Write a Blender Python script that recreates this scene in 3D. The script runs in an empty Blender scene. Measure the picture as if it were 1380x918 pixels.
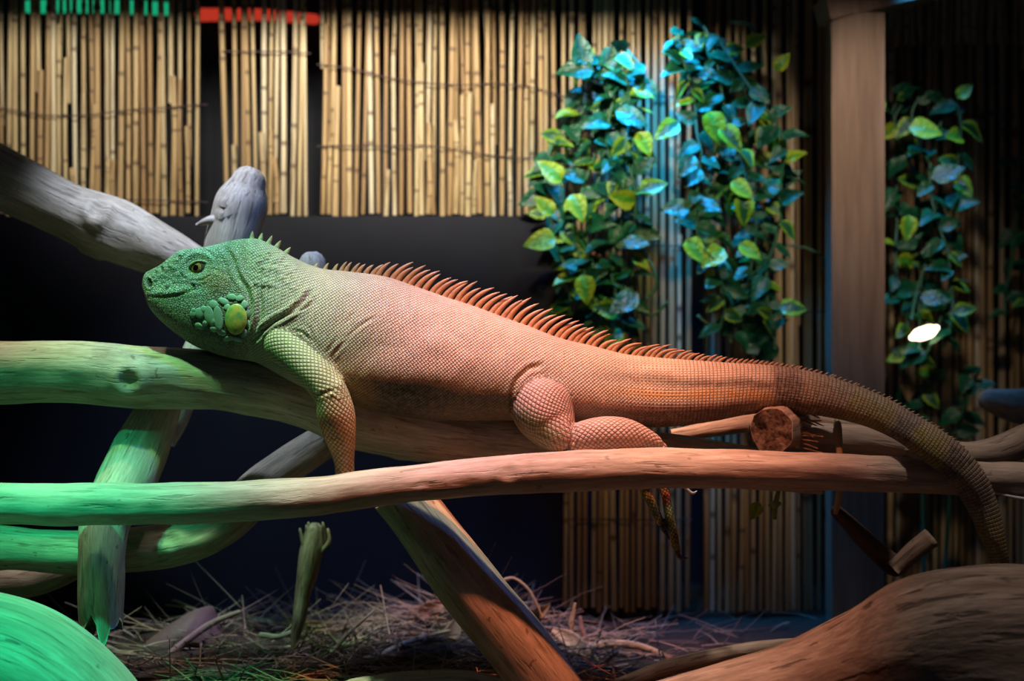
import bpy, bmesh, math, random
import numpy as np
from mathutils import Vector, Matrix, kdtree

random.seed(7)
rng = np.random.default_rng(7)
SC = bpy.context.scene
COL = SC.collection
PI = math.pi

# ------------------------------------------------------------------ camera, world, lights, exposure
D, FPX, CX, CY, ZC = 2.0, 2000.0, 690.0, 459.0, 0.50     # camera distance to the plane Y=0, focal length in pixels


def S(Y):
    return (D + Y) / FPX                                    # metres per photo pixel at depth Y


def P(x, y, Y=0.0):
    s = S(Y)
    return Vector(((x - CX) * s, Y, ZC - (y - CY) * s))


cam = bpy.data.cameras.new('camera')
cam.sensor_width = 36.0
cam.lens = FPX / 1380.0 * 36.0
cam.clip_start = 0.05
cam.dof.use_dof = True
cam.dof.focus_distance = 1.95
cam.dof.aperture_fstop = 2.6
camo = bpy.data.objects.new('camera', cam)
camo.location = (0, -D, ZC)
camo.rotation_euler = (PI / 2, 0, 0)
COL.objects.link(camo)
SC.camera = camo

w = bpy.data.worlds.new('world')
SC.world = w
w.use_nodes = True
w.node_tree.nodes['Background'].inputs[0].default_value = (0.35, 0.45, 0.75, 1)
w.node_tree.nodes['Background'].inputs[1].default_value = 0.018

SC.view_settings.view_transform = 'Standard'
SC.view_settings.look = 'None'
SC.view_settings.gamma = 1.0
SC.view_settings.use_curve_mapping = False
SC.view_settings.exposure = 0.0


def spot(name, loc, target, color, power, angle, blend=0.6, size=0.02):
    l = bpy.data.lights.new(name, 'SPOT')
    l.color = color
    l.energy = power
    l.spot_size = math.radians(angle)
    l.spot_blend = blend
    l.shadow_soft_size = size
    o = bpy.data.objects.new(name, l)
    o.location = loc
    o.rotation_euler = (Vector(target) - Vector(loc)).to_track_quat('-Z', 'Y').to_euler()
    COL.objects.link(o)
    return o


# overhead coloured bulbs, plus unseen fills added to brighten single areas
spot('green_lamp', (-0.62, -0.62, 1.35), (-0.64, -0.24, 0.24), (0.02, 1.0, 0.46), 112, 34, 1.0, 0.02)
spot('pale_fill', (-0.78, -0.06, 1.36), (-0.66, 0.05, 0.46), (1.0, 0.93, 0.70), 26, 30, 1.0, 0.02)  # added fill that whitens the left end of the perch and low branches
spot('lime_lamp', (-0.50, -0.28, 1.40), (-0.42, -0.04, 0.50), (0.34, 1.0, 0.40), 46, 36, 1.0, 0.02)
spot('red_lamp', (0.12, -0.48, 1.40), (0.09, -0.10, 0.34), (1.0, 0.27, 0.13), 74, 42, 0.9, 0.02)
spot('white_lamp', (-0.10, -0.32, 1.45), (-0.06, -0.08, 0.45), (1.0, 0.85, 0.72), 58, 44, 0.9, 0.03)
spot('reed_lamp', (-0.50, -0.02, 1.16), (-0.46, 0.66, 1.08), (1.0, 0.93, 0.78), 26, 88, 0.5, 0.03)
spot('reed_lamp', (-0.04, -0.02, 1.16), (-0.04, 0.66, 1.04), (1.0, 0.91, 0.75), 29, 72, 0.45, 0.03)
spot('branch_lamp', (-0.50, -0.02, 1.22), (-0.48, 0.24, 0.62), (0.62, 0.74, 1.0), 29, 52, 0.9, 0.02)
spot('blue_lamp', (-0.20, -0.22, 1.40), (-0.24, 0.05, 0.36), (0.08, 0.24, 1.0), 22, 50, 0.8, 0.02)
spot('vine_blue_lamp', (0.22, 0.44, 1.22), (0.25, 0.58, 0.72), (0.01, 0.32, 1.0), 56, 66, 1.0, 0.02)
spot('recess_blue_lamp', (0.70, 0.46, 1.20), (0.72, 0.66, 0.60), (0.03, 0.34, 1.0), 14, 44, 1.0, 0.02)
spot('low_reed_fill', (0.18, -0.04, 1.16), (0.20, 0.66, 0.46), (1.0, 0.55, 0.26), 9, 36, 1.0, 0.03)  # warm fill added for the reeds beside the dark panel
spot('vine_lamp', (0.28, -0.10, 1.20), (0.22, 0.58, 0.76), (0.70, 1.0, 0.50), 8, 44, 1.0, 0.03)
spot('post_fill', (0.56, -0.06, 1.22), (0.585, 0.50, 0.80), (1.0, 0.82, 0.68), 15, 46, 1.0, 0.03)  # warm fill added to bring out the front of the post
spot('tail_lamp', (0.60, -0.28, 1.45), (0.50, -0.08, 0.36), (1.0, 0.76, 0.66), 17, 44, 0.9, 0.03)

# ------------------------------------------------------------------ helpers: tags, meshes, noise


def tag(o, label=None, cat=None, group=None, kind=None):
    if label: o['label'] = label
    if cat: o['category'] = cat
    if group: o['group'] = group
    if kind: o['kind'] = kind
    return o


def empty(name, loc):
    o = bpy.data.objects.new(name, None)
    o.location = loc
    o.empty_display_size = 0.02
    COL.objects.link(o)
    return o


def link(name, me, mat, parent=None):
    o = bpy.data.objects.new(name, me)
    if mat is not None:
        for m in (mat if isinstance(mat, (list, tuple)) else [mat]):
            me.materials.append(m)
    COL.objects.link(o)
    if parent is not None:
        o.parent = parent
        if parent.type == 'EMPTY':
            o.matrix_parent_inverse = Matrix.Translation(parent.location).inverted()
        else:
            o.matrix_parent_inverse = Matrix.Identity(4)
    return o


def mesh(name, V, Fc, smooth=True, attrs=None, mats=None):
    me = bpy.data.meshes.new(name)
    me.from_pydata([tuple(v) for v in V], [], [tuple(f) for f in Fc])
    if smooth:
        me.polygons.foreach_set('use_smooth', np.ones(len(me.polygons), bool))
    if mats is not None:
        me.polygons.foreach_set('material_index', np.array(mats, np.int32))
    for k, a in (attrs or {}).items():
        a = np.asarray(a, np.float32)
        if a.ndim == 1:
            at = me.attributes.new(k, 'FLOAT', 'POINT')
            at.data.foreach_set('value', a)
        elif a.shape[1] == 3:
            at = me.attributes.new(k, 'FLOAT_VECTOR', 'POINT')
            at.data.foreach_set('vector', a.ravel())
        else:
            at = me.attributes.new(k, 'FLOAT_COLOR', 'POINT')
            at.data.foreach_set('color', a.ravel())
    me.update()
    return me


def vnoise(p, seed=0.0):
    p = np.asarray(p, float) + seed * 17.31
    i = np.floor(p)
    f = p - i
    f = f * f * (3 - 2 * f)

    def h(a):
        v = np.sin(a @ np.array([127.1, 311.7, 74.7])) * 43758.5453
        return v - np.floor(v)
    r = 0
    for dx in (0, 1):
        for dy in (0, 1):
            for dz in (0, 1):
                wgt = (f[:, 0] if dx else 1 - f[:, 0]) * (f[:, 1] if dy else 1 - f[:, 1]) * (f[:, 2] if dz else 1 - f[:, 2])
                r = r + wgt * h(i + np.array([dx, dy, dz]))
    return r * 2 - 1


def cspline(A, n):
    """Cubic Hermite curve through the rows of A, n samples evenly by chord length."""
    A = np.asarray(A, float)
    if len(A) == 2:
        t = np.linspace(0, 1, n)[:, None]
        return A[0] * (1 - t) + A[1] * t
    d = np.linalg.norm(np.diff(A[:, :3], axis=0), axis=1) + 1e-9
    t = np.concatenate([[0], np.cumsum(d)])
    m = np.zeros_like(A)
    dl = np.diff(A, axis=0) / d[:, None]
    m[1:-1] = (dl[:-1] * d[1:, None] + dl[1:] * d[:-1, None]) / (d[:-1] + d[1:])[:, None]
    m[0], m[-1] = dl[0], dl[-1]
    q = np.linspace(0, t[-1], n)
    k = np.clip(np.searchsorted(t, q, side='right') - 1, 0, len(d) - 1)
    h = d[k][:, None]
    s = ((q - t[k]) / d[k])[:, None]
    return ((2 * s**3 - 3 * s**2 + 1) * A[k] + (s**3 - 2 * s**2 + s) * h * m[k]
            + (-2 * s**3 + 3 * s**2) * A[k + 1] + (s**3 - s**2) * h * m[k + 1])


def frames(C):
    T = np.gradient(C, axis=0)
    T /= np.linalg.norm(T, axis=1)[:, None] + 1e-12
    N = np.zeros_like(C)
    r = np.array([0, -1.0, 0])
    if abs(T[0] @ r) > 0.85:
        r = np.array([0, 0, 1.0])
    n = r - T[0] * (r @ T[0])
    n /= np.linalg.norm(n)
    for i in range(len(C)):
        n = n - T[i] * (n @ T[i])
        n /= np.linalg.norm(n)
        N[i] = n
    return T, N, np.cross(T, N)


def px(pts):
    """rows (x, y, depth, radius), in photo pixels at that depth -> metres"""
    return np.array([[*P(p[0], p[1], p[2]), p[3] * S(p[2])] for p in pts])


def tube_arrays(A, n, sides, lump=0.0, ridge=0.0, seed=0.0, ends=('flat', 'flat'), knots=(), flat=1.0, rag=0.0):
    C4 = cspline(A, n)
    C, R = C4[:, :3].copy(), np.maximum(C4[:, 3], 1e-4)
    T, N, B = frames(C)
    L = np.concatenate([[0], np.cumsum(np.linalg.norm(np.diff(C, axis=0), axis=1))])
    ph = np.arange(sides) * 2 * PI / sides
    cp, sp = np.cos(ph), np.sin(ph)
    rm = float(np.mean(R))
    u = np.repeat(L, sides)
    q = np.stack([u, np.tile(cp, n) * np.repeat(R, sides), np.tile(sp, n) * np.repeat(R, sides)], 1)
    rad = np.ones(n * sides)
    if lump:
        rad += lump * (vnoise(q * np.array([0.45, 0.7, 0.7]) / rm, seed) + 0.5 * vnoise(q * np.array([1.0, 1.6, 1.6]) / rm, seed + 3))
    if ridge:
        rad += ridge * (vnoise(q * np.array([0.25, 3.0, 3.0]) / rm, seed + 7) + 0.5 * vnoise(q * np.array([0.6, 6.0, 6.0]) / rm, seed + 9))
    for (ku, ka, kr, kh) in knots:          # along 0..1, angle, radius (m), height
        da = np.abs((np.tile(ph, n) - ka + PI) % (2 * PI) - PI) * np.repeat(R, sides)
        dd = np.sqrt((u - ku * L[-1])**2 + da**2)
        rad += kh * np.exp(-((dd - kr) / (kr * 0.33))**2) - 0.7 * kh * np.exp(-(dd / (kr * 0.55))**2)
    rr = np.repeat(R, sides) * rad
    V = (np.repeat(C, sides, 0) + (np.repeat(N, sides, 0) * np.tile(cp, n)[:, None] * flat
         + np.repeat(B, sides, 0) * np.tile(sp, n)[:, None]) * rr[:, None])
    if rag:
        k = np.repeat(np.linspace(0, 1, n), sides)
        off = vnoise(np.stack([np.tile(cp, n) * 2.2, np.tile(sp, n) * 2.2, np.zeros(n * sides)], 1), seed + 21)
        wgt = np.clip((k - 0.8) / 0.2, 0, 1)**2
        V += np.repeat(T, sides, 0) * (off * wgt * rag)[:, None]
    V, q = list(V), list(q)
    Fc, M = [], []
    for i in range(n - 1):
        for j in range(sides):
            a, b = i * sides + j, i * sides + (j + 1) % sides
            Fc.append((a, b, b + sides, a + sides))
            M.append(0)
    for e, kind in ((0, ends[0]), (n - 1, ends[1])):
        s = -1 if e == 0 else 1
        prev = [e * sides + j for j in range(sides)]
        steps = [(0.0, 1.0), (0.0, 0.96), (-0.03, 0.6), (-0.02, 0.25)] if kind == 'flat' else [(0.38, 0.92), (0.70, 0.71), (0.92, 0.38)]
        mi = 1 if kind == 'flat' else 0
        base = np.array([V[k] for k in prev])
        cen = base.mean(0)
        for (o, sc) in steps:
            new = []
            for j in range(sides):
                jit = 1.0 if kind != 'flat' or sc > 0.9 else 1 + 0.1 * random.uniform(-1, 1)
                new.append(len(V))
                V.append(cen + (base[j] - cen) * sc + T[e] * s * (o + (0.03 * random.uniform(-1, 1) if sc < 0.9 and kind == 'flat' else 0)) * R[e] * (jit if sc < 0.9 else 1))
                q.append(np.array([L[e], q[e * sides + j][1] * sc, q[e * sides + j][2] * sc]))
            for j in range(sides):
                a, b, c, d = prev[j], prev[(j + 1) % sides], new[(j + 1) % sides], new[j]
                Fc.append((a, b, c, d) if s > 0 else (b, a, d, c))
                M.append(mi)
            prev = new
        Fc.append(tuple(prev) if s > 0 else tuple(reversed(prev)))
        M.append(mi)
    return np.array(V), Fc, np.array(q), M


def tube(name, pts, mats, parent=None, n=None, sides=28, **kw):
    A = px(pts)
    if n is None:
        n = max(10, int(np.linalg.norm(np.diff(A[:, :3], axis=0), axis=1).sum() / 0.006))
    V, Fc, q, M = tube_arrays(A, n, sides, **kw)
    me = mesh(name, V, Fc, True, {'suv': q}, M)
    if not isinstance(mats, (list, tuple)):
        mats = [mats, mats]
    return link(name, me, mats, parent)


def box_arrays(x0, x1, y0, y1, z0, z1):
    V = [(x, y, z) for z in (z0, z1) for y in (y0, y1) for x in (x0, x1)]
    Fc = [(0, 2, 3, 1), (4, 5, 7, 6), (0, 1, 5, 4), (2, 6, 7, 3), (0, 4, 6, 2), (1, 3, 7, 5)]
    return V, Fc


def box(name, x0, x1, y0, y1, z0, z1, mat, parent=None, bevel=0.0):
    bm = bmesh.new()
    V, Fc = box_arrays(x0, x1, y0, y1, z0, z1)
    vs = [bm.verts.new(v) for v in V]
    for f in Fc:
        bm.faces.new([vs[i] for i in f])
    if bevel:
        bmesh.ops.bevel(bm, geom=bm.edges[:], offset=bevel, segments=2, affect='EDGES')
    me = bpy.data.meshes.new(name)
    bm.to_mesh(me)
    bm.free()
    return link(name, me, mat, parent)


# ------------------------------------------------------------------ materials
class NT:
    def __init__(self, name):
        self.m = bpy.data.materials.new(name)
        self.m.use_nodes = True
        self.t = self.m.node_tree
        self.b = self.t.nodes['Principled BSDF']

    def n(self, kind, **inp):
        nd = self.t.nodes.new(kind)
        for k, v in inp.items():
            if k.startswith('_'):
                setattr(nd, k[1:], v)
            else:
                self.set(nd, k, v)
        return nd

    def set(self, nd, k, v):
        s = nd.inputs[int(k[1:])] if k[0] == 'i' and k[1:].isdigit() else nd.inputs[k]
        if isinstance(v, bpy.types.NodeSocket):
            self.t.links.new(v, s)
        elif isinstance(v, bpy.types.Node):
            self.t.links.new(v.outputs[0], s)
        else:
            s.default_value = v

    def math(self, op, a, b=0.0, c=0.0):
        return self.n('ShaderNodeMath', _operation=op, i0=a, i1=b, i2=c).outputs[0]

    def mix(self, f, a, b, mode='MIX'):
        nd = self.n('ShaderNodeMix', _data_type='RGBA', _blend_type=mode)
        self.set(nd, 'i0', f)
        self.set(nd, 'i6', a)
        self.set(nd, 'i7', b)
        return nd.outputs[2]

    def ramp(self, f, lo, hi, a=0.0, b=1.0):
        nd = self.n('ShaderNodeMapRange', _interpolation_type='SMOOTHSTEP')
        for k, v in (('i0', f), ('i1', lo), ('i2', hi), ('i3', a), ('i4', b)):
            self.set(nd, k, v)
        return nd.outputs[0]

    def noise(self, vec, scale, detail=4.0, rough=0.55):
        nd = self.n('ShaderNodeTexNoise', Scale=scale, Detail=detail, Roughness=rough)
        if vec is not None:
            self.set(nd, 'Vector', vec)
        return nd.outputs['Fac']

    def attr(self, name, out='Vector'):
        return self.n('ShaderNodeAttribute', _attribute_name=name).outputs[out]

    def vmul(self, v, k):
        return self.n('ShaderNodeVectorMath', _operation='MULTIPLY', i0=v, i1=k).outputs[0]

    def bump(self, h, strength, dist, normal=None):
        nd = self.n('ShaderNodeBump', Height=h, Strength=strength, Distance=dist)
        if normal is not None:
            self.set(nd, 'Normal', normal)
        return nd.outputs[0]


def c4(c):
    return (c[0], c[1], c[2], 1.0)


def plain(name, col, rough=0.6, bump=0.0, scale=60.0, var=0.25, spec=0.4):
    m = NT(name)
    co = m.n('ShaderNodeTexCoord').outputs['Object']
    f = m.noise(co, scale, 5)
    colr = m.mix(f, c4([c * (1 - var) for c in col]), c4([min(1, c * (1 + var)) for c in col]))
    m.set(m.b, 'Base Color', colr)
    m.b.inputs['Roughness'].default_value = rough
    m.b.inputs['Specular IOR Level'].default_value = spec
    if bump:
        m.set(m.b, 'Normal', m.bump(m.noise(co, scale * 2, 6), 0.6, bump))
    return m.m


def wood(name, light, mid, dark, blotch=0.5, cracks=0.5, k=1.0, rough=0.62, rel=0.0022):
    m = NT(name)
    q = m.attr('suv')
    st = m.vmul(q, (7 * k, 60 * k, 60 * k))
    g = m.noise(st, 1.0, 7, 0.62)
    col = m.mix(m.ramp(g, 0.32, 0.66), c4(mid), c4(light))
    b = m.noise(m.vmul(q, (9 * k, 22 * k, 22 * k)), 1.0, 5, 0.65)
    col = m.mix(m.ramp(b, 0.52, 0.72, 0.0, blotch), col, c4(dark))
    ck = m.noise(m.vmul(q, (16 * k, 150 * k, 150 * k)), 1.0, 4, 0.6)
    cr = m.ramp(ck, 0.33, 0.44, 1.0, 0.0)
    col = m.mix(m.math('MULTIPLY', cr, cracks), col, c4([c * 0.3 for c in dark]))
    sp = m.noise(m.vmul(q, (70 * k, 110 * k, 110 * k)), 1.0, 2, 0.5)
    col = m.mix(m.ramp(sp, 0.68, 0.76, 0.0, 0.7), col, c4([c * 0.5 for c in dark]))
    fg = m.noise(m.vmul(q, (26 * k, 300 * k, 300 * k)), 1.0, 5, 0.7)
    col = m.mix(m.ramp(fg, 0.40, 0.62, 0.45, 0.0), col, c4([c * 0.55 for c in mid]))
    m.set(m.b, 'Base Color', col)
    m.b.inputs['Roughness'].default_value = rough
    m.b.inputs['Specular IOR Level'].default_value = 0.3
    h = m.math('ADD', m.math('MULTIPLY', g, 0.8), m.math('SUBTRACT', m.math('MULTIPLY', b, 0.5), m.math('MULTIPLY', cr, 0.35)))
    n1 = m.bump(h, 0.8, rel)
    n2 = m.bump(m.noise(m.vmul(q, (90 * k, 260 * k, 260 * k)), 1.0, 4, 0.6), 0.5, rel * 0.35, n1)
    m.set(m.b, 'Normal', n2)
    return m.m


def endgrain(name, light, dark):
    m = NT(name)
    q = m.attr('suv')
    g = m.noise(m.vmul(q, (20, 170, 170)), 1.0, 5, 0.65)
    m.set(m.b, 'Base Color', m.mix(m.ramp(g, 0.3, 0.7), c4(dark), c4(light)))
    m.b.inputs['Roughness'].default_value = 0.85
    m.set(m.b, 'Normal', m.bump(g, 0.9, 0.003))
    return m.m


W_PALE = wood('pale_driftwood', (0.66, 0.58, 0.46), (0.46, 0.37, 0.27), (0.20, 0.13, 0.08))
W_MAIN = wood('perch_wood', (0.62, 0.55, 0.42), (0.42, 0.36, 0.25), (0.17, 0.12, 0.07), 0.6, 0.5)
W_FRONT = wood('smooth_branch_wood', (0.62, 0.52, 0.42), (0.48, 0.38, 0.29), (0.26, 0.16, 0.10), 0.4, 0.35, 0.8)
W_BROWN = wood('brown_stick_wood', (0.44, 0.33, 0.24), (0.30, 0.21, 0.15), (0.11, 0.07, 0.05), 0.5, 0.5)
W_LOG = wood('weathered_log_wood', (0.60, 0.52, 0.42), (0.40, 0.33, 0.24), (0.16, 0.12, 0.08), 0.5, 0.3, 0.55, 0.7, 0.005)
W_LOGB = wood('brown_log_wood', (0.42, 0.35, 0.27), (0.21, 0.15, 0.10), (0.06, 0.04, 0.025), 0.85, 0.7, 0.5, 0.7, 0.008)
W_DARK = wood('dark_stick_wood', (0.16, 0.10, 0.07), (0.10, 0.06, 0.045), (0.04, 0.025, 0.02), 0.5, 0.5)
W_END = endgrain('cut_end_wood', (0.22, 0.14, 0.09), (0.03, 0.02, 0.015))
W_ENDP = endgrain('pale_cut_end_wood', (0.55, 0.46, 0.36), (0.25, 0.18, 0.12))
M_WALL = plain('dark_blue_wall', (0.012, 0.014, 0.026), 0.55, 0.0008, 30, 0.3, 0.3)
M_PANEL = plain('dark_wall_panel', (0.008, 0.009, 0.018), 0.42, 0.0004, 14, 0.35, 0.35)
M_SOIL = plain('dark_soil', (0.045, 0.030, 0.022), 0.95, 0.004, 45, 0.6, 0.2)
M_TWINE = plain('twine', (0.42, 0.32, 0.20), 0.9, 0.0004, 300, 0.3)
M_WIRE = plain('dark_wire', (0.05, 0.03, 0.035), 0.6)

# ------------------------------------------------------------------ the setting
FL = 0.0
box('floor', -1.6, 1.6, -0.9, 1.12, -0.04, FL, M_SOIL)['kind'] = 'structure'
box('wall_back', -1.6, 1.6, 1.06, 1.10, FL, 1.7, M_WALL)['kind'] = 'structure'
pz = P(0, 291, 0.60).z
box('trim_1', -1.5, P(757, 0, 0.60).x, 0.60, 0.70, FL, pz, M_PANEL, None, 0.003)['kind'] = 'structure'
box('shade_board', -1.3, 0.40, 0.28, 0.32, 1.113, 1.34, M_WALL)['kind'] = 'structure'  # unseen board added to shade the top band of the reeds

# reeds: six shared canes of unit length
mreed = NT('reed_cane')
rnd = mreed.n('ShaderNodeObjectInfo').outputs['Random']
cr = mreed.n('ShaderNodeValToRGB', Fac=rnd)
els = cr.color_ramp.elements
els[0].position, els[0].color = 0.0, (0.30, 0.17, 0.07, 1)
els[1].position, els[1].color = 1.0, (0.74, 0.66, 0.48, 1)
for p_, c_ in ((0.25, (0.50, 0.33, 0.15, 1)), (0.5, (0.58, 0.43, 0.22, 1)), (0.75, (0.62, 0.50, 0.28, 1))):
    e_ = els.new(p_)
    e_.color = c_
rq = mreed.attr('suv')
g_ = mreed.noise(mreed.n('ShaderNodeVectorMath', _operation='ADD', i0=mreed.vmul(rq, (9, 400, 400)), i1=mreed.n('ShaderNodeCombineXYZ', X=mreed.math('MULTIPLY', rnd, 50.0))).outputs[0], 1.0, 4)
colr = mreed.mix(mreed.ramp(g_, 0.35, 0.7), cr.outputs[0], (0.30, 0.19, 0.09, 1))
colr = mreed.mix(mreed.attr('node', 'Fac'), colr, (0.07, 0.035, 0.02, 1))
mreed.set(mreed.b, 'Base Color', colr)
mreed.b.inputs['Roughness'].default_value = 0.5
M_REED = mreed.m


def reed_mesh(seed):
    r = random.Random(seed)
    nodes = sorted(r.uniform(0.06, 0.94) for _ in range(2 + seed % 2))
    zs = [(0.0, 1, 0)]
    for nd in nodes:
        zs += [(nd - 0.014, 1, 0), (nd, 1.2, 0.9), (nd + 0.014, 0.96, 0)]
    zs.append((1.0, 0.9, 0))
    zs.sort()
    V, Fc, nv, q = [], [], [], []
    bend = r.uniform(-1, 1)
    for (z, k, nn) in zs:
        for j in range(7):
            a = j * 2 * PI / 7
            V.append((math.cos(a) * k + bend * math.sin(z * PI) * 0.8, math.sin(a) * k, z))
            q.append((z * 0.3, math.cos(a) * 0.004, math.sin(a) * 0.004))
            nv.append(nn)
    for i in range(len(zs) - 1):
        for j in range(7):
            a, b = i * 7 + j, i * 7 + (j + 1) % 7
            Fc.append((a, b, b + 7, a + 7))
    Fc.append(tuple(reversed(range(7))))
    Fc.append(tuple(range(len(V) - 7, len(V))))
    me = mesh('reed', V, Fc, True, {'node': nv, 'suv': q})
    me.materials.append(M_REED)
    return me


REEDS = [reed_mesh(i) for i in range(8)]


def reed(parent, x0, y0, x1, y1, Y, rad):
    """a cane from (x0, y0) bottom to (x1, y1) top"""
    a, b = P(x0, y0, Y), P(x1, y1, Y + random.uniform(-0.004, 0.004))
    o = bpy.data.objects.new('reed', random.choice(REEDS))
    d = b - a
    qt = d.to_track_quat('Z', 'Y')
    o.rotation_mode = 'QUATERNION'
    o.rotation_quaternion = qt
    o.scale = (rad * S(Y), rad * S(Y), d.length)
    o.location = a
    COL.objects.link(o)
    o.parent = parent
    o.matrix_parent_inverse = Matrix.Translation(parent.location).inverted()
    return o


def reed_screen(label, x0, x1, ytop, ybot, Y, step=9.2, rad=3.9, wires=(), split=0.45, jb=4):
    root = empty('reed_screen', P((x0 + x1) / 2, ybot, Y))
    tag(root, label, 'reed screen', 'reed screens along the back')
    x = x0 + rad
    while x < x1 - rad * 0.5:
        tilt = random.gauss(0, 4.0)
        r_ = rad * random.uniform(0.72, 1.15)
        if random.random() < split:
            m_ = ytop + (ybot - ytop) * random.uniform(0.15, 0.85)
            reed(root, x, ybot + random.uniform(-jb, jb), x + tilt * 0.7, m_, Y - 0.005, r_)
            reed(root, x + random.uniform(-3, 3), m_ + random.uniform(10, 120), x + random.uniform(-4, 4), ytop + random.uniform(-jb, jb), Y + 0.006, r_ * 0.9)
        else:
            reed(root, x, ybot + random.uniform(-jb, jb), x + tilt, ytop + random.uniform(-jb, jb), Y, r_)
        x += step * random.uniform(0.8, 1.3)
    for wy in wires:
        pts = [(x_, wy(x_) + random.uniform(-2, 2), Y - 0.014, 0.9) for x_ in np.linspace(x0 - 4, x1 + 4, max(4, int((x1 - x0) / 40)))]
        tube('tie_wire', pts, M_WIRE, root, sides=5)
    return root


reed_screen('dense tan reed screen at the far left, above the sloping driftwood branch', -40, 276, -60, 291, 0.655, wires=(lambda x: 148 + 8 * math.sin(x / 60), lambda x: 262 + 0.04 * x))
reed_screen('narrow tan reed screen between the two dark gaps, behind the upright stump', 303, 415, -60, 291, 0.655, wires=(lambda x: 70,))
reed_screen('wide tan reed screen behind the two leafy garlands', 431, 757, -60, 291, 0.655, wires=(lambda x: 92 + 0.11 * (x - 430) + 6 * math.sin(x / 40), lambda x: 195 + 0.05 * (x - 430) + 5 * math.sin(x / 50)))
reed_screen('tall narrow reed screen running down to the floor beside the dark panel', 757, 929, -60, 822, 0.655, wires=(lambda x: 130, lambda x: 330, lambda x: 700), split=0.6)
reed_screen('dim brown reed screen set back beside the wooden post', 948, 1116, -60, 826, 0.74, step=8.6, rad=4.0, wires=(lambda x: 420,), split=0.35)
reed_screen('short dark reed valance hanging behind the post at the top', 1185, 1420, -60, 62, 0.80, step=10, rad=4.0, split=0.2)
reed_screen('dark reed screen in the deep recess right of the post', 1185, 1420, -20, 800, 0.93, step=9, rad=4.0, split=0.3)

# glowing tubes added behind the reeds in place of coloured reflections


def glow(name, col, power):
    m = NT(name)
    m.set(m.b, 'Base Color', c4([c * 0.2 for c in col]))
    m.b.inputs['Emission Color'].default_value = c4(col)
    m.b.inputs['Emission Strength'].default_value = power
    return m.m


g1 = tube('reflection_tube', [(40, 9, 0.95, 9), (130, 8, 0.95, 10), (225, 12, 0.95, 9)], glow('green_glow', (0.02, 0.7, 0.32), 0.5), sides=12, n=12, ends=('round', 'round'))
tag(g1, 'green glowing tube standing in for a reflection behind the top of the reeds', 'reflection')
g2 = tube('reflection_tube', [(272, 20, 0.95, 9), (350, 20, 0.95, 8), (424, 26, 0.95, 7)], glow('red_glow', (1.0, 0.07, 0.035), 0.45), sides=12, n=12, ends=('round', 'round'))
tag(g2, 'red glowing tube standing in for a reflection across the dark gap in the reeds', 'reflection')

# wooden post with beam
m = NT('planed_post_wood')
co = m.n('ShaderNodeTexCoord').outputs['Object']
g = m.noise(m.vmul(co, (60, 60, 5)), 1.0, 6)
m.set(m.b, 'Base Color', m.mix(m.ramp(g, 0.3, 0.7), (0.20, 0.125, 0.08, 1), (0.31, 0.205, 0.135, 1)))
m.b.inputs['Roughness'].default_value = 0.6
m.set(m.b, 'Normal', m.bump(g, 0.4, 0.001))
M_POST = m.m
a, b = P(1121, 0, 0.50), P(1193, 0, 0.50)
post = tag(empty('wooden_post', ((a.x + b.x) / 2, 0.525, FL)), 'upright planed brown wooden post right of the green garlands', 'post')
box('post_shaft', a.x, b.x, 0.50, 0.55, FL, P(0, 16, 0.5).z, M_POST, post, 0.002)
bm_ = box('wooden_beam', -0.065, 0.165, -0.035, 0.035, -0.02, 0.02, M_POST, None, 0.002)
bm_.location = P(1155, 6, 0.535)
bm_.rotation_euler = (0, -math.radians(14), math.radians(8))
tag(bm_, 'short sloping wooden beam resting on top of the post', 'beam')

# ------------------------------------------------------------------ branches and logs


def branch(name, label, pts, mats=None, **kw):
    kw.setdefault('lump', 0.07)
    kw.setdefault('ridge', 0.02)
    o = tube(name, pts, mats or [W_PALE, W_END], None, **kw)
    return tag(o, label, 'branch' if 'cat' not in kw else kw['cat'])


branch('perch_branch', 'thick pale branch the iguana lies along, ring knot near its left end',
       [(-60, 503, 0.02, 44), (0, 503, 0.02, 44), (90, 501, 0.02, 43), (190, 508, 0.02, 42), (300, 515, 0.02, 40), (400, 536, 0.02, 40),
        (500, 570, 0.02, 39), (620, 592, 0.02, 36), (760, 606, 0.02, 33), (900, 616, 0.02, 32), (1020, 632, 0.02, 28), (1110, 642, 0.02, 24)],
       [W_MAIN, W_END], seed=1, ridge=0.03, knots=((0.207, 0.10, 0.017, 0.13), (0.53, 2.0, 0.02, 0.06)), sides=44)
branch('front_branch', 'long smooth branch running across in front of the whole iguana',
       [(-60, 679, -0.10, 30), (0, 679, -0.10, 28), (120, 680, -0.10, 28), (240, 679, -0.10, 28), (340, 675, -0.10, 27), (430, 668, -0.10, 26), (520, 655, -0.10, 25),
        (620, 645, -0.10, 25), (720, 638, -0.10, 26), (820, 633, -0.10, 27), (920, 631, -0.10, 27), (1050, 633, -0.09, 26), (1200, 640, -0.06, 24), (1330, 645, -0.035, 23), (1440, 647, -0.02, 23)],
       [W_FRONT, W_END], seed=2, lump=0.06, ridge=0.035, knots=((0.41, 0.5, 0.006, 0.12), (0.485, -0.2, 0.014, 0.08)), sides=40)
branch('sloping_branch', 'grey driftwood branch sloping from the upper left down behind the head',
       [(-70, 205, 0.24, 47), (0, 238, 0.24, 43), (90, 284, 0.24, 40), (165, 317, 0.24, 41), (215, 338, 0.24, 34), (270, 362, 0.24, 26), (330, 382, 0.24, 18)],
       [W_PALE, W_END], seed=3, lump=0.09, ridge=0.03, knots=((0.52, -0.45, 0.018, 0.14), (0.53, 1.5, 0.013, 0.12)), sides=40)
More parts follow.
